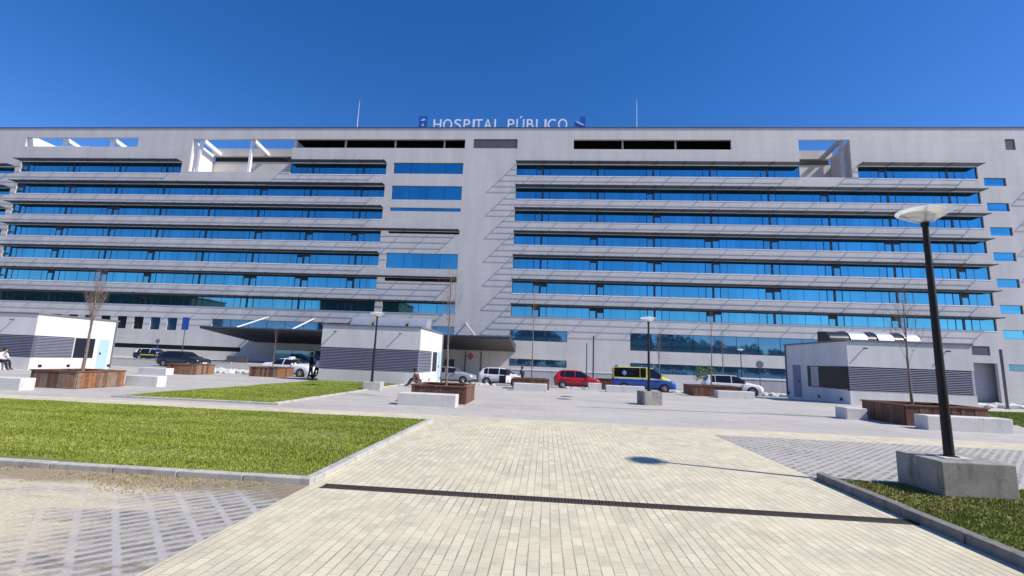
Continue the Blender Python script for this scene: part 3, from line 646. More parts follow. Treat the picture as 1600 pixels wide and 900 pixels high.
sapling('bare sapling in the planter before the left white kiosk', -18.35, 17.4, .5, 3.95, .06, 11, .3, 24, 1.1, .42)
sapling('tall thin reddish bare sapling in the planter beside the path', -3.95, 18.6, .5, 4.9, .045, 12, .22, 14, 1.1, .35)
sapling('bare sapling in the large planter beside the right kiosk', 13.4, 18.4, .55, 4.3, .05, 13, .35, 16, 1, .38)
sapling('very thin bare sapling in the planter behind the white hatchback bench', -.85, 29.8, .5, 6.2, .04, 14, .2, 14, 1.1, .45)
sapling('thin bare sapling in the planter before the white off-roader', 10.4, 30.6, .5, 5.2, .04, 15, .2, 12, 1.1, .45)
sapling('thin bare sapling in the planter before the white saloon car', -18.7, 31.0, .5, 3.3, .03, 16, .25, 8, 1.1, .5)
sapling('bare sapling standing behind the ambulance bonnet', X(1029, 47), 47, gnd(10, 47), 6.0, .07, 17, .25, 14, 1, .35)
sapling('bare sapling standing behind the white off-roader', X(1130, 50), 50, gnd(15, 50), 7.2, .06, 18, .2, 12, 1.1, .4)

def bench(label, x0, x1, y0, y1, h=.42, z=0):
    return tag(MB().box((x0, y0, z-.02), (x1, y1, z+h)).obj('bench', M['bench'], bevel=.025), label, 'bench', 'white concrete block benches')
bench('white block bench in front of the reddish planter beside the path', -5.15, -3.08, 16.25, 16.8)
bench('white block bench at the left edge left of the orange planter', -20.2, -18.05, 15.0, 15.5)
bench('white block bench right of the left planter, nearer one of two', -17.8, -16.35, 18.8, 19.3, .44)
bench('white block bench behind the left planter, farther one of two', -25.2, -23.35, 27.4, 28.0, .4)
bench('white block bench in front of the large right planter beside the lamp', 12.2, 14.75, 16.2, 16.75, .45)
bench('short white block bench at the left end of the large right planter', 11.2, 11.95, 18.6, 19.3, .42)
bench('white block bench in front of the low planter by the white hatchback', -1.85, .1, 27.3, 27.9, .42)
bench('white block bench in front of the low planter by the white off-roader', 10.1, 12.2, 28.6, 29.2, .42)
bench('long white block bench in front of the ambulance', 3.75, 6.1, 29.6, 30.1, .42)
bench('small pale concrete block below the bonnet of the red car', 3.15, 4.1, 35, 35.6, .5, gnd(3, 35))

# ------------------------------------------------------------------ lamps
def lamp(label, x, y, z0, h, blk, rot=0, zb=None, s=1.0):
    k = thing('street_lamp', label, 'street lamp', (x, y, z0), rot, 'plaza lamps')
    b = MB(); b.tube((0, 0, -.05), (0, 0, h-.24), .066*s, .04*s, 16); b.tube((0, 0, h-.245), (0, 0, h-.17), (.056)*s, .056*s, 16); b.lathe([(.12, 0), (.12, .02), (.07, .03)], (0, 0, 0), 16); b.obj('pole', M['pole'], k, smooth=True)
    hd = MB(); hd.lathe([(.06, h-.19), (.14, h-.16), (.26, h-.09), (.352, h-.03), (.365, h-.012), (.36, h+.004), (.348, h-.01), (.25, h-.08), (.13, h-.145), (.03, h-.165)], (0, 0, 0), 40); o = hd.obj('lamp_shade', M['frost'], k, smooth=True)
    tp = MB(); tp.lathe([(.24, h-.012), (.265, h-.004), (.265, h+.008), (.22, h+.03), (.10, h+.05), (0.001, h+.055)], (0, 0, 0), 40); tp.obj('lamp_cover', M['lampwhite'], k, smooth=True)
    MB().lathe([(.05, h-.17), (.055, h-.06), (.09, h-.03), (.15, h-.002)], (0, 0, 0), 20).obj('lamp_bulb', M['lampwhite'], k, smooth=True)
    for a in (0, 2.1, 4.2): MB().tube((.05*math.cos(a), .05*math.sin(a), h-.18), (.33*math.cos(a), .33*math.sin(a), h-.0), .008).obj('shade_arm', M['polegrey'], k)
    return k
def block(label, x, y, w2, d2, h, z=0, rot=0, mat='lampblock'):
    o = tag(MB().box((-w2, -d2, -.04), (w2, d2, h)).obj('lamp_base', M[mat], bevel=.018), label, 'concrete block', 'concrete lamp bases'); o.location = (x, y, z); o.rotation_euler = (0, 0, rot); return o
block('large stained grey concrete block under the near right lamp', 6.03, 7.62, .5, .42, .5, 0, .02)
lamp('tall black street lamp with white dish head in the right foreground', 5.98, 7.6, .5, 3.78, None)
tag(MB().box((-.2, -.18, 0), (.2, .18, .015)).obj('mortar_patch', M['rock']), 'rough mortar patch around the foot of the near lamp', 'mortar').location = (5.98, 7.6, .501)
block('grey concrete block under the lamp in front of the ambulance', 4.6, 21.35, .42, .38, .58, 0, .25)
lamp('black street lamp rising in front of the ambulance', 4.58, 21.35, .58, 3.25, None)
block('pale concrete block under the lamp before the middle kiosk', -8.46, 22.75, .43, .36, .4, 0, .1, 'kerb')
lamp('black street lamp standing before the middle white kiosk', -8.55, 22.75, .4, 3.4, None)
lamp('small distant street lamp behind the white off-roader', X(1158, 55), 55, gnd(22, 55), 5.0, None)
for px, y, pyt, lab in ((917, 44, 536, 'thin grey pole above the red car, shorter of the two'), (927.5, 44, 525, 'thick dark pole above the red car bonnet, taller of the two'), (1563, 30, 546, 'dark pole beside the gateway right of the right kiosk')):
    p = at(px, pyt, y); g = gnd(p.x, y); tag(MB().tube((p.x, y, g), (p.x, y, p.z), .075 if px != 917 else .05, n=10).lathe([(.16, g), (.16, g+.03), (.08, g+.05)], (p.x, y, 0), 12).obj('pole', M['polegrey']), lab, 'pole')

# ------------------------------------------------------------------ signs, walls, fence, rubble
def road_sign(label, px, y, py, kind, r):
    p = at(px, py, y); g = gnd(p.x, y); k = thing('road_sign', label, 'sign', (p.x, y, g))
    MB().tube((0, .06, 0), (0, .06, p.z-g+(.3 if kind == 'round' else 0)), .035, n=8).obj('pole', M['polegrey'], k)
    if kind == 'round': MB().lathe([(r, -.01), (r, .01)], (0, 0, p.z-g), 24, 0, 'y').obj('sign_plate', M['greylouver'], k)
    else: MB().box((-r, -.02, p.z-g-.62), (r, .02, p.z-g+.62)).obj('sign_plate', M['blue'], k, bevel=.01)
    return k
road_sign('blue rectangular sign on a thin pole behind the black car', 290, 43.4, 505.5, 'rect', .36)
road_sign('round dark sign disc seen from behind above the police car', 246.5, 50, 533, 'round', .25)
road_sign('round grey sign disc on a pole right of the white off-roader', 1187, 46, 569.5, 'round', .36)
tag(MB().box((X(370, 60), 62, gnd(-30, 62)-.2), (X(335, 60)+.15, 62.2, 0.9)).obj('bollard_sign', M['polegrey']), 'small dark post board by the ramp left of the canopy', 'sign')
def lowwall(label, x0, x1, y, ztop, mat='wallconc', cope=True):
    k = thing('low_wall', label, 'wall', ((x0+x1)/2, y, gnd((x0+x1)/2, y)))
    MB().box((x0, y, -3), (x1, y+.3, ztop)).obj('wall_body', M[mat], k, world=True)
    if cope: MB().box((x0-.03, y-.05, ztop+.002), (x1+.03, y+.35, ztop+.14)).obj('coping', M['sill'], k, world=True)
    return k
lowwall('low grey wall with white coping behind the white hatchback and red car', -4.6, 9.3, 63.5, .55)
lowwall('grey retaining wall between the white off-roader and the right kiosk', X(1160, 50), X(1245, 50)+4, 51, .75)
lowwall('long grey ramp wall behind the black car at left', -75, -39, 55.5, .2, 'wallconc', False)
k = thing('fence', 'white picket fence behind the ambulance and the white off-roader', 'fence', (16, 54, gnd(16, 54)))
x0, x1 = X(1050, 54), X(1122, 54); b = MB(); g = gnd(16, 54)
for i in range(40): xx = x0+(x1-x0)*i/39; b.box((xx-.03, 54, g+.05), (xx+.03, 54.03, g+1.2))
b.obj('picket', M['sill'], k, world=True)
MB().box((x0, 54.031, g+1.0), (x1, 54.07, g+1.08)).box((x0, 54.031, g+.25), (x1, 54.07, g+.33)).obj('rail', M['sill'], k, world=True)
# small leafy tree behind the off-roader
p = at(1102, 584, 49); g = gnd(p.x, 49); k = thing('leafy_tree', 'small yellow-green leafy tree behind the tail of the white off-roader', 'tree', (p.x, 49, g))
tb = MB().tube((p.x, 49, g), (p.x, 49, g+1.4), .07, .04)
for i in range(7): a = i*.9; tb.tube((p.x, 49, g+.9+.07*i), (p.x+.5*math.cos(a), 49+.5*math.sin(a), g+1.6+.1*i), .03, .012)
tb.obj('trunk', M['bark'], k, world=True)
lf = MB(); rg = random.Random(5)
cl = [Vector((rg.uniform(-.75, .75), rg.uniform(-.7, .7), rg.uniform(-.5, .75))) for _ in range(26)]
for c_ in cl:
    for _ in range(46):
        q_ = Vector((p.x, 49, g+1.85))+c_+Vector((rg.gauss(0, .16), rg.gauss(0, .16), rg.gauss(0, .13))); a = Vector((rg.uniform(-1, 1), rg.uniform(-1, 1), rg.uniform(-1, 1))).normalized(); d = a.orthogonal().normalized()*.075
        lf.quad([q_-d, q_+a.cross(d)*.5, q_+d, q_-a.cross(d)*.5])
lf.obj('crown', M['leafy'], k, world=True, fix=False)
def rubble(cx, cy, rx, ry, n, seed, smin=.1, smax=.4):
    rg = random.Random(seed); bm = bmesh.new()
    for _ in range(n):
        x = cx+rg.gauss(0, rx*.5); y = cy+rg.gauss(0, ry*.5); s_ = rg.uniform(smin, smax)
        r = bmesh.ops.create_icosphere(bm, subdivisions=1, radius=s_, matrix=Matrix.Translation((x, y, gnd(x, y)+s_*.25)) @ Matrix.Rotation(rg.uniform(0, 6), 4, 'Z') @ Matrix.Diagonal((1.3, 1, .62, 1)))
        for v_ in r['verts']: v_.co += Vector((rg.uniform(-1, 1), rg.uniform(-1, 1), rg.uniform(-1, 1)))*s_*.16
    me = bpy.data.meshes.new('rubble'); bm.to_mesh(me); bm.free(); me.materials.append(M['rock']); o = bpy.data.objects.new('rubble', me); COL.objects.link(o); o['kind'] = 'stuff'; return o
rubble(X(1212, 46), 46, 2.2, 1, 60, 1); rubble(X(365, 36), 36, 2.4, 1.2, 60, 2); rubble(X(1565, 33), 33, 2.2, 1.2, 60, 3); rubble(X(750, 37.4), 36.4, 1.6, .5, 26, 4, .07, .2); rubble(X(895, 38), 37.2, .8, .3, 10, 5, .07, .2); rubble(X(1075, 40), 42, 1.5, 1, 26, 6, .08, .25)

# ------------------------------------------------------------------ vehicles
def car(label, cat, name, L, W, prof, glass_x, wheels, wr, body_mat, two=None, extras=None, group='cars parked along the road'):
    """loft a body from stations (x, z_bottom, z_belt, z_top, half width at belt, half width at top); x runs forward"""
    k = thing(name, label, cat, group=group)
    st = np.array(prof, float); n = 40; xs = np.unique(np.r_[np.linspace(st[0, 0], st[-1, 0], n), st[:, 0], [g_ for g in glass_x for g_ in g[:2]]])
    xs = np.array([x for i, x in enumerate(xs) if i == 0 or x-xs[i-1] > .004])
    P_ = [np.interp(xs, st[:, 0], st[:, c]) for c in range(1, 6)]
    rings = []
    for i, x in enumerate(xs):
        zb, zl, zt, wb, wt = [p_[i] for p_ in P_]; e = min(1, max(0, min(x-st[0, 0], st[-1, 0]-x)/.22)); wb2 = wb*(.80+.20*math.sqrt(max(0, 1-(1-e)**2))); wt2 = min(wt, wb2*.96)
        rings.append([(x, 0, zb), (x, wb2*.86, zb), (x, wb2*.97, zb+.12), (x, wb2, zb+(zl-zb)*.5), (x, wb2*.985, zl-.05), (x, wb2*.95, zl), (x, wt2+(wb2*.95-wt2)*.5, (zl+zt)/2+.01), (x, wt2, zt-.05), (x, wt2*.82, zt), (x, 0, zt+.012)])
    nr = 10; body = MB(); gl = {}
    V = [p_ for r in rings for p_ in r]; Vm = [(p_[0], -p_[1], p_[2]) for p_ in V]
    def emit(store, vv, ids): store.add([vv[i] for i in ids], [tuple(range(len(ids)))])
    for i in range(len(xs)-1):
        xm = (xs[i]+xs[i+1])/2
        for j in range(nr-1):
            ids = [i*nr+j, (i+1)*nr+j, (i+1)*nr+j+1, i*nr+j+1]
            key = None
            for (a, c, kind) in glass_x:
                if a < xm < c:
                    if kind == 'side' and j in (5, 6): key = 'side_window'
                    if kind == 'front' and j >= 7: key = 'windscreen'
                    if kind == 'rear' and j >= 7: key = 'rear_window'
            zc = sum(V[q_][2] for q_ in ids)/4
            if key == 'side_window':
                for s_, vv in ((1, V), (-1, Vm)): emit(gl.setdefault((key, s_, [g for g in glass_x if g[0] < xm < g[1] and g[2] == 'side'][0][0]), MB()), vv, ids)
            elif key:
                for vv in (V, Vm): emit(gl.setdefault((key, 0, 0), MB()), vv, ids)
            else:
                mi = 1 if two and zc < two else 0
                for vv in (V, Vm): body.add([vv[q_] for q_ in ids], [(0,1,2,3)], mi)
    for end in (0, len(xs)-1):
        r = rings[end]; body.add([p_ for p_ in r]+[(p_[0], -p_[1], p_[2]) for p_ in r[::-1]], [tuple(range(2*nr))], 1 if two else 0)
    mats = body_mat if isinstance(body_mat, list) else [body_mat, body_mat]
    o = body.obj('body', mats, k); 
    bm = bmesh.new(); bm.from_mesh(o.data); bmesh.ops.remove_doubles(bm, verts=bm.verts, dist=.002); bmesh.ops.recalc_face_normals(bm, faces=bm.faces); bm.to_mesh(o.data); bm.free()
    o.data.polygons.foreach_set('use_smooth', [True]*len(o.data.polygons)); o.data.set_sharp_from_angle(angle=R_(38))
    for (key, s_, _), mb in gl.items(): mb.obj(key, M['carglass'], k)
    hw = W/2
    for x in wheels:
        for s_ in (-1, 1):
            MB().lathe([(wr+.055, s_*(hw-.2)), (wr+.055, s_*(hw+.006))], (x, 0, wr), 26, 0, 'y').obj('wheel_arch', M['trim'], k)
            wl = MB().lathe([(wr*.62, s_*(hw-.16)), (wr, s_*(hw-.15)), (wr, s_*(hw+.0)), (wr*.93, s_*(hw+.016)), (wr*.66, s_*(hw+.014))], (x, 0, wr), 26, 0, 'y').obj('wheel', M['tyre'], k)
            rm = MB()
            rm.lathe([(wr*.65, s_*(hw+.010)), (wr*.65, s_*(hw+.018)), (wr*.57, s_*(hw+.018)), (wr*.57, s_*(hw+.010))], (x, 0, wr), 24, 0, 'y')
            for a in range(5):
                t_ = a*2*math.pi/5+.3; d = Vector((math.cos(t_), 0, math.sin(t_))); rm.tube(Vector((x, s_*(hw+.016), wr)), Vector((x, s_*(hw+.016), wr))+d*wr*.58, .045, .03, 6)
            rm.obj('rim', M['rim'], wl)
    f = st[-1]; r0 = st[0]; zt_ = lambda x: float(np.interp(x, st[:, 0], st[:, 2]))
    for s_ in (-1, 1):
        yq = f[4]*.62; MB().add([(f[0]-.02, s_*yq*.75, zt_(f[0])-.05), (f[0]-.22, s_*f[4]*1.02, zt_(f[0]-.22)-.02), (f[0]-.22, s_*f[4]*1.02, zt_(f[0]-.2)-.18), (f[0]+.02, s_*yq*.75, zt_(f[0])-.2), (f[0]+.03, s_*yq, zt_(f[0])-.12)], [(0,1,2,3,4)]).obj('headlight', M['lens'], k)
        xr = r0[0]; MB().box((xr-.025, s_*r0[4]*.55 if s_ > 0 else -r0[4]*.86, zt_(xr)-.2), (xr+.06, s_*r0[4]*.86 if s_ > 0 else -r0[4]*.55, zt_(xr)+.02)).obj('tail_light', M['redlens'], k)
        g0 = [g for g in glass_x if g[2] == 'side'][-1]; MB().box((g0[1]-.12, s_*hw if s_ > 0 else -hw-.16, zt_(g0[1])+.02), (g0[1]+.02, hw+.16 if s_ > 0 else -hw, zt_(g0[1])+.16)).obj('mirror', mats[0], k, bevel=.03)
    MB().box((f[0]-.03, -.26, .42), (f[0]+.03, .26, .53)).obj('number_plate', M['plate'], k); MB().box((r0[0]-.03, -.26, .55), (r0[0]+.03, .26, .66)).obj('number_plate', M['plate'], k)
    b = MB(); b.box((f[0]-.06, -f[4]*.62, .28), (f[0]+.025, f[4]*.62, .4)); b.obj('grille', M['trim'], k)
    b = MB()
    for s_ in (-1, 1): b.box((wheels[0]+wr+.1, min(s_*(hw-.03), s_*(hw+.012)), .2), (wheels[1]-wr-.1, max(s_*(hw-.03), s_*(hw+.012)), .3))
    b.obj('side_sill', M['trim'], k)
    for g in [g for g in glass_x if g[2] == 'side'][:2]:
        for s_ in (-1, 1): MB().box((g[0]+.12, min(s_*(hw-.03), s_*(hw+.018)), zt_(g[0])-.15), (g[0]+.3, max(s_*(hw-.03), s_*(hw+.018)), zt_(g[0])-.115)).obj('door_handle', mats[0] if not two else M['trim'], k)
    if extras: extras(k)
    return k
def hatch_prof(L=4.05, W=1.72, Ht=1.48, hood=.98, sedan=False, belt=.92):
    h = L/2; w_ = W/2
    if sedan: return [(-h, .32, .8, .98, w_*.9, w_*.72), (-h+.12, .25, .88, 1.04, w_, w_*.78), (-h+.75, .2, belt, 1.08, w_, w_*.76), (-h+1.45, .2, belt, Ht-.04, w_, w_*.64), (-.3, .2, belt, Ht, w_, w_*.66), (.35, .2, belt, Ht-.06, w_, w_*.66), (1.02, .2, belt-.02, hood+.04, w_, w_*.8), (h-.35, .2, .8, hood-.12, w_, w_*.78), (h-.06, .25, .68, .78, w_*.92, w_*.7), (h, .3, .6, .68, w_*.86, w_*.64)]
    return [(-h, .36, .84, .95, w_*.92, w_*.75), (-h+.08, .26, belt, 1.08, w_, w_*.78), (-h+.38, .2, belt+.04, Ht-.1, w_, w_*.68), (-h+.7, .2, belt+.02, Ht-.02, w_, w_*.67), (-.35, .2, belt, Ht, w_, w_*.68), (.3, .2, belt-.01, Ht-.05, w_, w_*.67), (1.12, .2, belt-.05, hood, w_, w_*.8), (h-.28, .2, .8, hood-.17, w_, w_*.78), (h-.05, .25, .66, .74, w_*.92, w_*.7), (h, .3, .58, .64, w_*.86, w_*.64)]
def hatch_glass(L, sedan=False):
    h = L/2
    if sedan: return [(-h+.75, -h+1.4, 'rear'), (-h+1.0, -.32, 'side'), (-.24, .72, 'side'), (.36, 1.0, 'front')]
    return [(-h+.1, -h+.36, 'rear'), (-h+.5, -h+.86, 'side'), (-h+.89, -.18, 'side'), (-.13, .9, 'side'), (.32, 1.1, 'front')]
def place(o, px, y, rz, dz=0):
    x = X(px, y, 590); o.location = (x, y, gnd(x, y)+dz); o.rotation_euler = (0, math.atan(.04 if x > -18 else .02)*math.sin(rz), rz); return o
def roof_box(k): MB().box((-.25, -.25, 1.44), (.0, .25, 1.56)).obj('roof_light', M['lens'], k, bevel=.02)
o = car('white saloon car behind the small planter left of the middle kiosk', 'car', 'parked_car', 4.5, 1.78, hatch_prof(4.5, 1.78, 1.44, .98, True), hatch_glass(4.5, True), (-1.32, 1.38), .32, M['cwhite'], extras=roof_box); place(o, 455, 36.5, R_(-8))
o = car('black car with pale headlight parked behind the blue sign at left', 'car', 'parked_car', 4.4, 1.78, hatch_prof(4.4, 1.78, 1.47), hatch_glass(4.4), (-1.3, 1.35), .32, M['cblack']); place(o, 284, 41, R_(-6))
def police_bits(k):
    MB().box((-.2, -.55, 1.49), (.1, .55, 1.6)).obj('light_bar', M['bluelight'], k, bevel=.02)
    MB().box((-1.2, -.905, .62), (1.0, -.893, .72)).obj('side_stripe', M['cyellow'], k)
o = car('dark patrol car with white roof parked farthest left below the round sign', 'car', 'parked_car', 4.4, 1.78, hatch_prof(4.4, 1.78, 1.5), hatch_glass(4.4), (-1.3, 1.35), .33, [M['cwhite'], M['cblack']], two=1.0, extras=police_bits); place(o, 236, 58, R_(8))
o = car('silver saloon car half hidden by the middle white kiosk', 'car', 'parked_car', 4.5, 1.78, hatch_prof(4.5, 1.78, 1.45, .98, True), hatch_glass(4.5, True), (-1.32, 1.38), .32, M['csilver']); place(o, 704, 42, R_(-5))
def open_door(k):
    d = MB(); d.add([(.88, -.87, .3), (.62, -1.62, .3), (.62, -1.62, .88), (.88, -.87, .9), (.92, -.85, .3), (.66, -1.6, .3), (.66, -1.6, .88), (.92, -.85, .9)], [(0,1,2,3),(4,7,6,5),(0,4,5,1),(1,5,6,2),(2,6,7,3),(3,7,4,0)]); dd = d.obj('open_door', M['cwhite'], k)
    MB().add([(.88, -.87, .92), (.62, -1.62, .9), (.66, -1.48, 1.34), (.86, -.8, 1.4)], [(0,1,2,3)]).obj('door_window', M['carglass'], dd)
    MB().box((-.1, -.872, .3), (.8, -.865, .86)).obj('door_opening', M['trim'], k)
o = car('white hatchback with its front door standing open', 'car', 'parked_car', 4.0, 1.74, hatch_prof(4.0, 1.74, 1.5), hatch_glass(4.0), (-1.22, 1.25), .32, M['cwhite'], extras=open_door); place(o, 785, 41, R_(-6))
o = car('small red hatchback parked by the grey poles', 'car', 'parked_car', 3.75, 1.66, hatch_prof(3.75, 1.66, 1.5), hatch_glass(3.75), (-1.16, 1.2), .3, M['cred']); place(o, 902, 39.5, R_(-5))
def suv_bits(k):
    b = MB()
    for s_ in (-1, 1): b.tube((-1.5, s_*.58, 1.68), (.4, s_*.58, 1.68), .025)
    b.obj('roof_rail', M['trim'], k)
o = car('large white off-roader parked left of the right kiosk', 'car', 'parked_car', 4.5, 1.85, hatch_prof(4.5, 1.85, 1.64, 1.08, False, 1.0), hatch_glass(4.5), (-1.35, 1.36), .36, M['cwhite'], extras=suv_bits); place(o, 1143, 40.5, R_(-10))
# ambulance
def amb_bits(k):
    MB().box((-.1, -.7, 2.02), (.35, .7, 2.18)).obj('light_bar', M['bluelight'], k, bevel=.03)
    MB().box((-2.35, -.6, 2.0), (-2.1, .6, 2.14)).obj('light_bar', M['bluelight'], k, bevel=.03)
    MB().box((-2.38, -.965, 1.0), (1.55, -.957, 1.1)).obj('side_stripe', M['plate'], k)
    b = MB()
    for a in (0, 60, 120):
        t_ = R_(a); d = Vector((math.sin(t_), 0, math.cos(t_))); pdir = Vector((d.z, 0, -d.x)); c_ = Vector((-1.55, -.925, 1.52+.0))
        b.add([c_-d*.2-pdir*.05+Vector((0, -.002*a/60, 0)), c_+d*.2-pdir*.05+Vector((0, -.002*a/60, 0)), c_+d*.2+pdir*.05+Vector((0, -.002*a/60, 0)), c_-d*.2+pdir*.05+Vector((0, -.002*a/60, 0))], [(0,1,2,3)])
    b.obj('emblem', M['paleblue'], k)
h_ = 2.6; w_ = .95
ap = [(-h_, .4, 1.05, 1.85, w_*.93, w_*.85), (-h_+.06, .3, 1.12, 1.95, w_, w_*.88), (-h_+.3, .28, 1.15, 2.0, w_, w_*.88), (.3, .28, 1.15, 2.02, w_, w_*.87), (.75, .28, 1.12, 1.95, w_, w_*.84), (1.75, .28, 1.05, 1.22, w_, w_*.82), (2.3, .28, .86, 1.0, w_*.98, w_*.78), (h_-.05, .3, .7, .78, w_*.93, w_*.7), (h_, .34, .62, .68, w_*.88, w_*.66)]
o = car('yellow and blue ambulance van parked behind the middle lamp', 'ambulance', 'ambulance', 5.2, 1.9, ap, [(-2.4, -.3, 'side'), (-.27, .2, 'side'), (.5, 1.45, 'side'), (.78, 1.72, 'front')], (-1.6, 1.65), .34, [M['cyellow'], M['cblue']], two=1.0, extras=amb_bits, group='emergency vehicles'); place(o, 1005, 41, R_(-9))

# ------------------------------------------------------------------ people (one skinned body each)
def person(label, loc, rz, J, mats, hair='hair', bag=None):
    """J: joints; limbs grow as one skin around the joints, fingers are rooted in the palms"""
    k = thing('person', label, 'person', loc, rz)
    names = list(J); me = bpy.data.meshes.new('skin_cage')
    E = [('pelvis','waist'),('waist','chest'),('chest','neck'),('neck','head'),('head','crown'),('head','nose'),('chest','shL'),('shL','elL'),('elL','wrL'),('wrL','palmL'),('chest','shR'),('shR','elR'),('elR','wrR'),('wrR','palmR'),('pelvis','hipL'),('hipL','knL'),('knL','anL'),('anL','toL'),('pelvis','hipR'),('hipR','knR'),('knR','anR'),('anR','toR')]
    me.from_pydata([J[n][0] for n in names], [(names.index(a), names.index(b_)) for a, b_ in E], [])
    o = bpy.data.objects.new('tmp', me); COL.objects.link(o); o.modifiers.new('skin', 'SKIN'); sb = o.modifiers.new('sub', 'SUBSURF'); sb.levels = 1
    for i, n in enumerate(names):
        r = J[n][1]; me.skin_vertices[0].data[i].radius = r if isinstance(r, tuple) else (r, r); me.skin_vertices[0].data[i].use_root = (n == 'pelvis')
    bpy.context.view_layer.update()
    nm = bpy.data.meshes.new_from_object(o.evaluated_get(bpy.context.evaluated_depsgraph_get())); bpy.data.objects.remove(o)
    used = list(dict.fromkeys(mats.values())); mb = MB(); mb.v = [tuple(v_.co) for v_ in nm.vertices]
    seg = [(Vector(J[a][0]), Vector(J[b_][0]), b_) for a, b_ in E]
    def near(c_):
        best = (9, None)
        for a, b_, n in seg:
            d = b_-a; t_ = max(0, min(1, (c_-a).dot(d)/max(1e-6, d.length_squared))); ds = (c_-a-d*t_).length
            if ds < best[0]: best = (ds, n)
        n = best[1]
        for key, grp in (('head', ('head','crown','nose','neck')), ('hand', ('palmL','palmR')), ('shoe', ('toL','toR')), ('leg', ('hipL','hipR','knL','knR','anL','anR'))):
            if n in grp: return key
        return 'top'
    for p_ in nm.polygons:
        mb.f.append(tuple(p_.vertices)); mb.m.append(used.index(mats[near(p_.center)]))
    for s_ in 'LR':
        w_, pl = Vector(J['wr'+s_][0]), Vector(J['palm'+s_][0]); d = (pl-w_).normalized(); sd = d.orthogonal().normalized(); up_ = d.cross(sd)
        for i, (off, ln) in enumerate(((-.03, .06), (-.01, .075), (.01, .08), (.03, .07))):
            p0 = pl+sd*off; p1 = p0+d*ln*.6+up_*.006; p2 = p1+d*ln*.4+up_*.022
            mb.tube(p0, p1, .010, .009, 6, used.index(mats['hand'])); mb.tube(p1, p2, .009, .006, 6, used.index(mats['hand']))
        mb.tube(w_.lerp(pl, .5)+sd*.02, pl+sd*.06+d*.02, .012, .009, 6, used.index(mats['hand']))
    bo = mb.obj('body', [M[u] for u in used], k, smooth=True); bo.data.set_sharp_from_angle(angle=R_(180))
    h = Vector(J['head'][0]); c_ = Vector(J['crown'][0]); nz = (Vector(J['nose'][0])-h).normalized(); hb = MB(); mid = h.lerp(c_, .55)-nz*.022
    hb.lathe([(.03, -.12), (.085, -.08), (.106, -.02), (.108, .04), (.085, .09), (.04, .118)], (0, 0, 0), 14)
    hb.v = [tuple(mid+Vector(v_)) for v_ in hb.v]; hb.v = [tuple(Vector(v_)-nz*max(0, (Vector(v_)-h).dot(nz)-.045)) for v_ in hb.v]; hb.obj('hair', M[hair], k, smooth=True)
    eb = MB(); sd = nz.cross(Vector((0, 0, 1))).normalized()
    for s_ in (-1, 1): c2 = h+nz*.098+sd*.033*s_+Vector((0, 0, .03)); eb.lathe([(.004, -.006), (.011, 0), (.004, .006)], tuple(c2), 8)
    eb.obj('eyes', M['shoe'], k)
    return k
def standing(h=1.7, lean=0, stride=.12, arms=0):
    s = h/1.7; f = lambda x, y, z: (x*s, y*s+lean*max(0, z-.9), z*s)
    return {'pelvis': (f(0,0,.95), (.15,.11)), 'waist': (f(0,0,1.1), (.14,.1)), 'chest': (f(0,0,1.32), (.17,.115)), 'neck': (f(0,.0,1.47), .055), 'head': (f(0,.015,1.57), (.08,.09)), 'crown': (f(0,.005,1.66), .075), 'nose': (f(0,.115,1.56), .014),
      'shL': (f(-.19,0,1.40), .07), 'elL': (f(-.25,-.02+arms*.1,1.12), .048), 'wrL': (f(-.22,.08+arms*.25,.9+arms*.2), .034), 'palmL': (f(-.21,.12+arms*.3,.83+arms*.2), (.036,.02)),
      'shR': (f(.19,0,1.40), .07), 'elR': (f(.25,-.03,1.12), .048), 'wrR': (f(.24,.05,.88), .034), 'palmR': (f(.23,.08,.81), (.036,.02)),
      'hipL': (f(-.1,0,.88), .1), 'knL': (f(-.11,.02+stride*.5,.5), .068), 'anL': (f(-.11,stride,.09), .048), 'toL': (f(-.12,stride+.17,.035), .035),
      'hipR': (f(.1,0,.88), .1), 'knR': (f(.11,.02-stride*.3,.5), .068), 'anR': (f(.11,-stride,.09), .048), 'toR': (f(.12,-stride+.17,.035), .035)}
def sitting(seat=.42, fwd=.18, legs=.42):
    f = lambda x, y, z: (x, y, z)
    z = seat+.1
    return {'pelvis': (f(0,0,z), (.16,.12)), 'waist': (f(0,.04*fwd/.18,z+.16), (.145,.11)), 'chest': (f(0,fwd,z+.38), (.17,.12)), 'neck': (f(0,fwd+.06,z+.53), .055), 'head': (f(0,fwd+.1,z+.63), (.08,.09)), 'crown': (f(0,fwd+.1,z+.72), .075), 'nose': (f(0,fwd+.2,z+.6), .014),
      'shL': (f(-.19,fwd,z+.45), .07), 'elL': (f(-.25,fwd+.1,z+.18), .048), 'wrL': (f(-.14,fwd+.3,z+.14), .034), 'palmL': (f(-.09,fwd+.36,z+.13), (.036,.02)), 'shR': (f(.19,fwd,z+.45), .07), 'elR': (f(.25,fwd+.1,z+.18), .048), 'wrR': (f(.14,fwd+.3,z+.12), .034), 'palmR': (f(.09,fwd+.36,z+.11), (.036,.02)),
      'hipL': (f(-.1,.06,z-.01), .1), 'knL': (f(-.13,.46,max(.46, z+.02)), .068), 'anL': (f(-.13,legs+.06,.09), .048), 'toL': (f(-.14,legs+.22,.035), .035), 'hipR': (f(.1,.06,z-.01), .1), 'knR': (f(.13,.46,max(.46, z)), .068), 'anR': (f(.13,legs+.1,.09), .048), 'toR': (f(.14,legs+.27,.035), .035)}
DK = {'head': 'skin', 'hand': 'skin', 'shoe': 'shoe', 'leg': 'clothdark', 'top': 'clothdark'}
y = 29.3
person('person in dark clothes standing left of the middle kiosk, left one of two', (X(486, y), y, 0), R_(-75), standing(1.72, .02, .1, .4), DK)
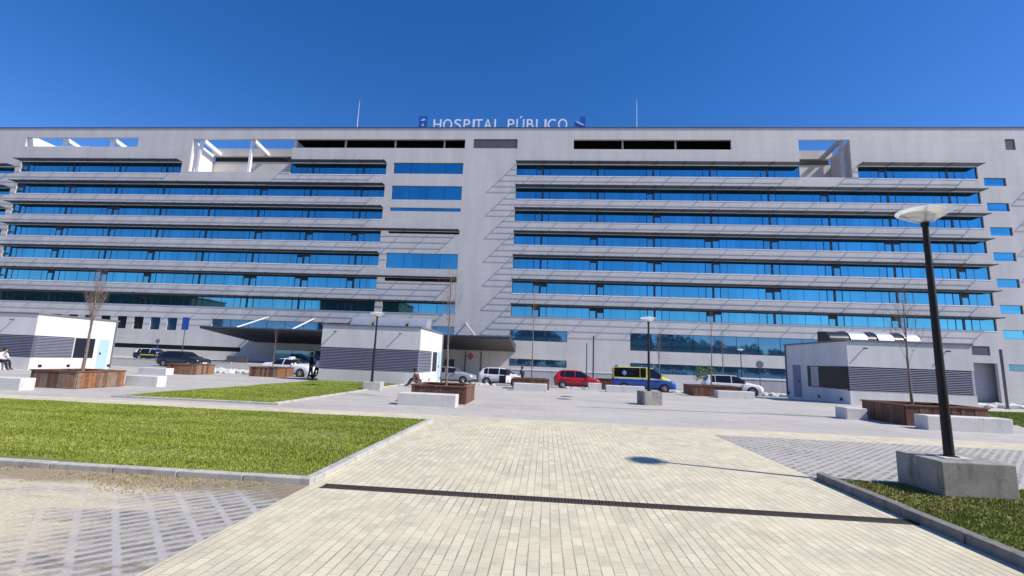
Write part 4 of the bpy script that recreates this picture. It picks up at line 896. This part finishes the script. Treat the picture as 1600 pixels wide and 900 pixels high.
person('person in dark top with white bag side standing close to the middle kiosk', (X(494.5, y), y+.15, 0), R_(100), standing(1.68, 0, .16, .2), {**DK, 'hand': 'skin', 'leg': 'clothdark', 'top': 'clothgrey'})
tag(MB().lathe([(.1, .0), (.16, .08), (.17, .3), (.12, .42), (.03, .47)], (X(498.3, y), y-.05, .78), 14).obj('shoulder_bag', M['clothwhite'], smooth=True), 'white bag hanging at the side of the person by the middle kiosk', 'bag')
person('person in dark jacket sitting hunched on the lawn edge by the middle kiosk', (X(657, 26.8), 26.8, .0), R_(80), sitting(.14, .22, .62), {**DK, 'leg': 'clothgrey', 'top': 'clothbrown'})
p = X(817, 39.2); person('person in black standing beside the open white hatchback', (p, 39.2, gnd(p, 39.2)), R_(60), standing(1.6, .1, .1, .6), DK)
px_ = X(-3, 25.4); person('dark haired person in a white coat sitting at the left edge', (px_, 25.4, 0), R_(-80), sitting(.42, .16, .5), {**DK, 'top': 'clothwhite', 'leg': 'clothdark'})
bench('pale low seat under the person in the white coat', px_-.5, px_+.28, 25.05, 25.75, .42)

# ------------------------------------------------------------------ what stands behind the viewer and shows mirrored in the windows
def apartment(label, x0, x1, y0, y1, h):
    k = thing('apartment_block', label, 'building', ((x0+x1)/2, (y0+y1)/2, 0))
    MB().box((x0, y0, -.3), (x1, y1, h)).obj('wall', M['aptwall'], k, world=True)
    b = MB(); n = int((x1-x0)/4)
    for f in range(int(h/3.1)-1):
        for i in range(n): xx = x0+1+(x1-x0-2)*i/n; b.box((xx, y1+.002, 1.2+f*3.1), (xx+1.5, y1+.05, 2.7+f*3.1))
    b.obj('window', M['frame'], k, world=True); MB().box((x0-.4, y0-.4, h+.002), (x1+.4, y1+.4, h+.4)).obj('roof', M['aptroof'], k, world=True); return k
M['aptwall'] = plain('apartment_wall', (.10, .085, .075), .8); M['aptroof'] = plain('apartment_roof', (.25, .1, .07), .8)
apartment('long brown apartment block mirrored in the lowest left window row', -215, -131, -26, -8, 20.5)
apartment('narrow brown apartment block mirrored right of the long one', -84, -54, -30, -12, 21.5)
rg = np.random.default_rng(9); pts = []
for i in range(64):
    x = rg.uniform(-20, 95); hgt = np.interp(x, [-20, 10, 45, 60, 80, 95], [15, 15.5, 14.5, 11.5, 10, 8])*rg.uniform(.8, 1.05); cx = np.array([x, rg.uniform(-24, -16), 0]); r = rg.uniform(2.2, 3.4)
    u_ = rg.normal(size=(420, 3)); u_ /= np.linalg.norm(u_, axis=1)[:, None]; u_ *= rg.uniform(.35, 1, (420, 1))**.5; pts.append(cx+u_*[r, r, hgt*.48]+[0, 0, hgt*.52])
pts = np.concatenate(pts); n = len(pts); a = rg.normal(size=(n, 3)); a /= np.linalg.norm(a, axis=1)[:, None]; c_ = rg.normal(size=(n, 3)); c_ -= (c_*a).sum(1)[:, None]*a; c_ /= np.linalg.norm(c_, axis=1)[:, None]
tri = np.stack([pts+a*.6, pts-a*.35+c_*.5, pts-a*.35-c_*.5], 1)
b = MB(); b.v = [tuple(v_) for v_ in tri.reshape(-1, 3)]; b.f = [(3*i, 3*i+1, 3*i+2) for i in range(n)]; b.m = [0]*n
struct(b.obj('tree_belt', M['wooddark'], fix=False), 'stuff')
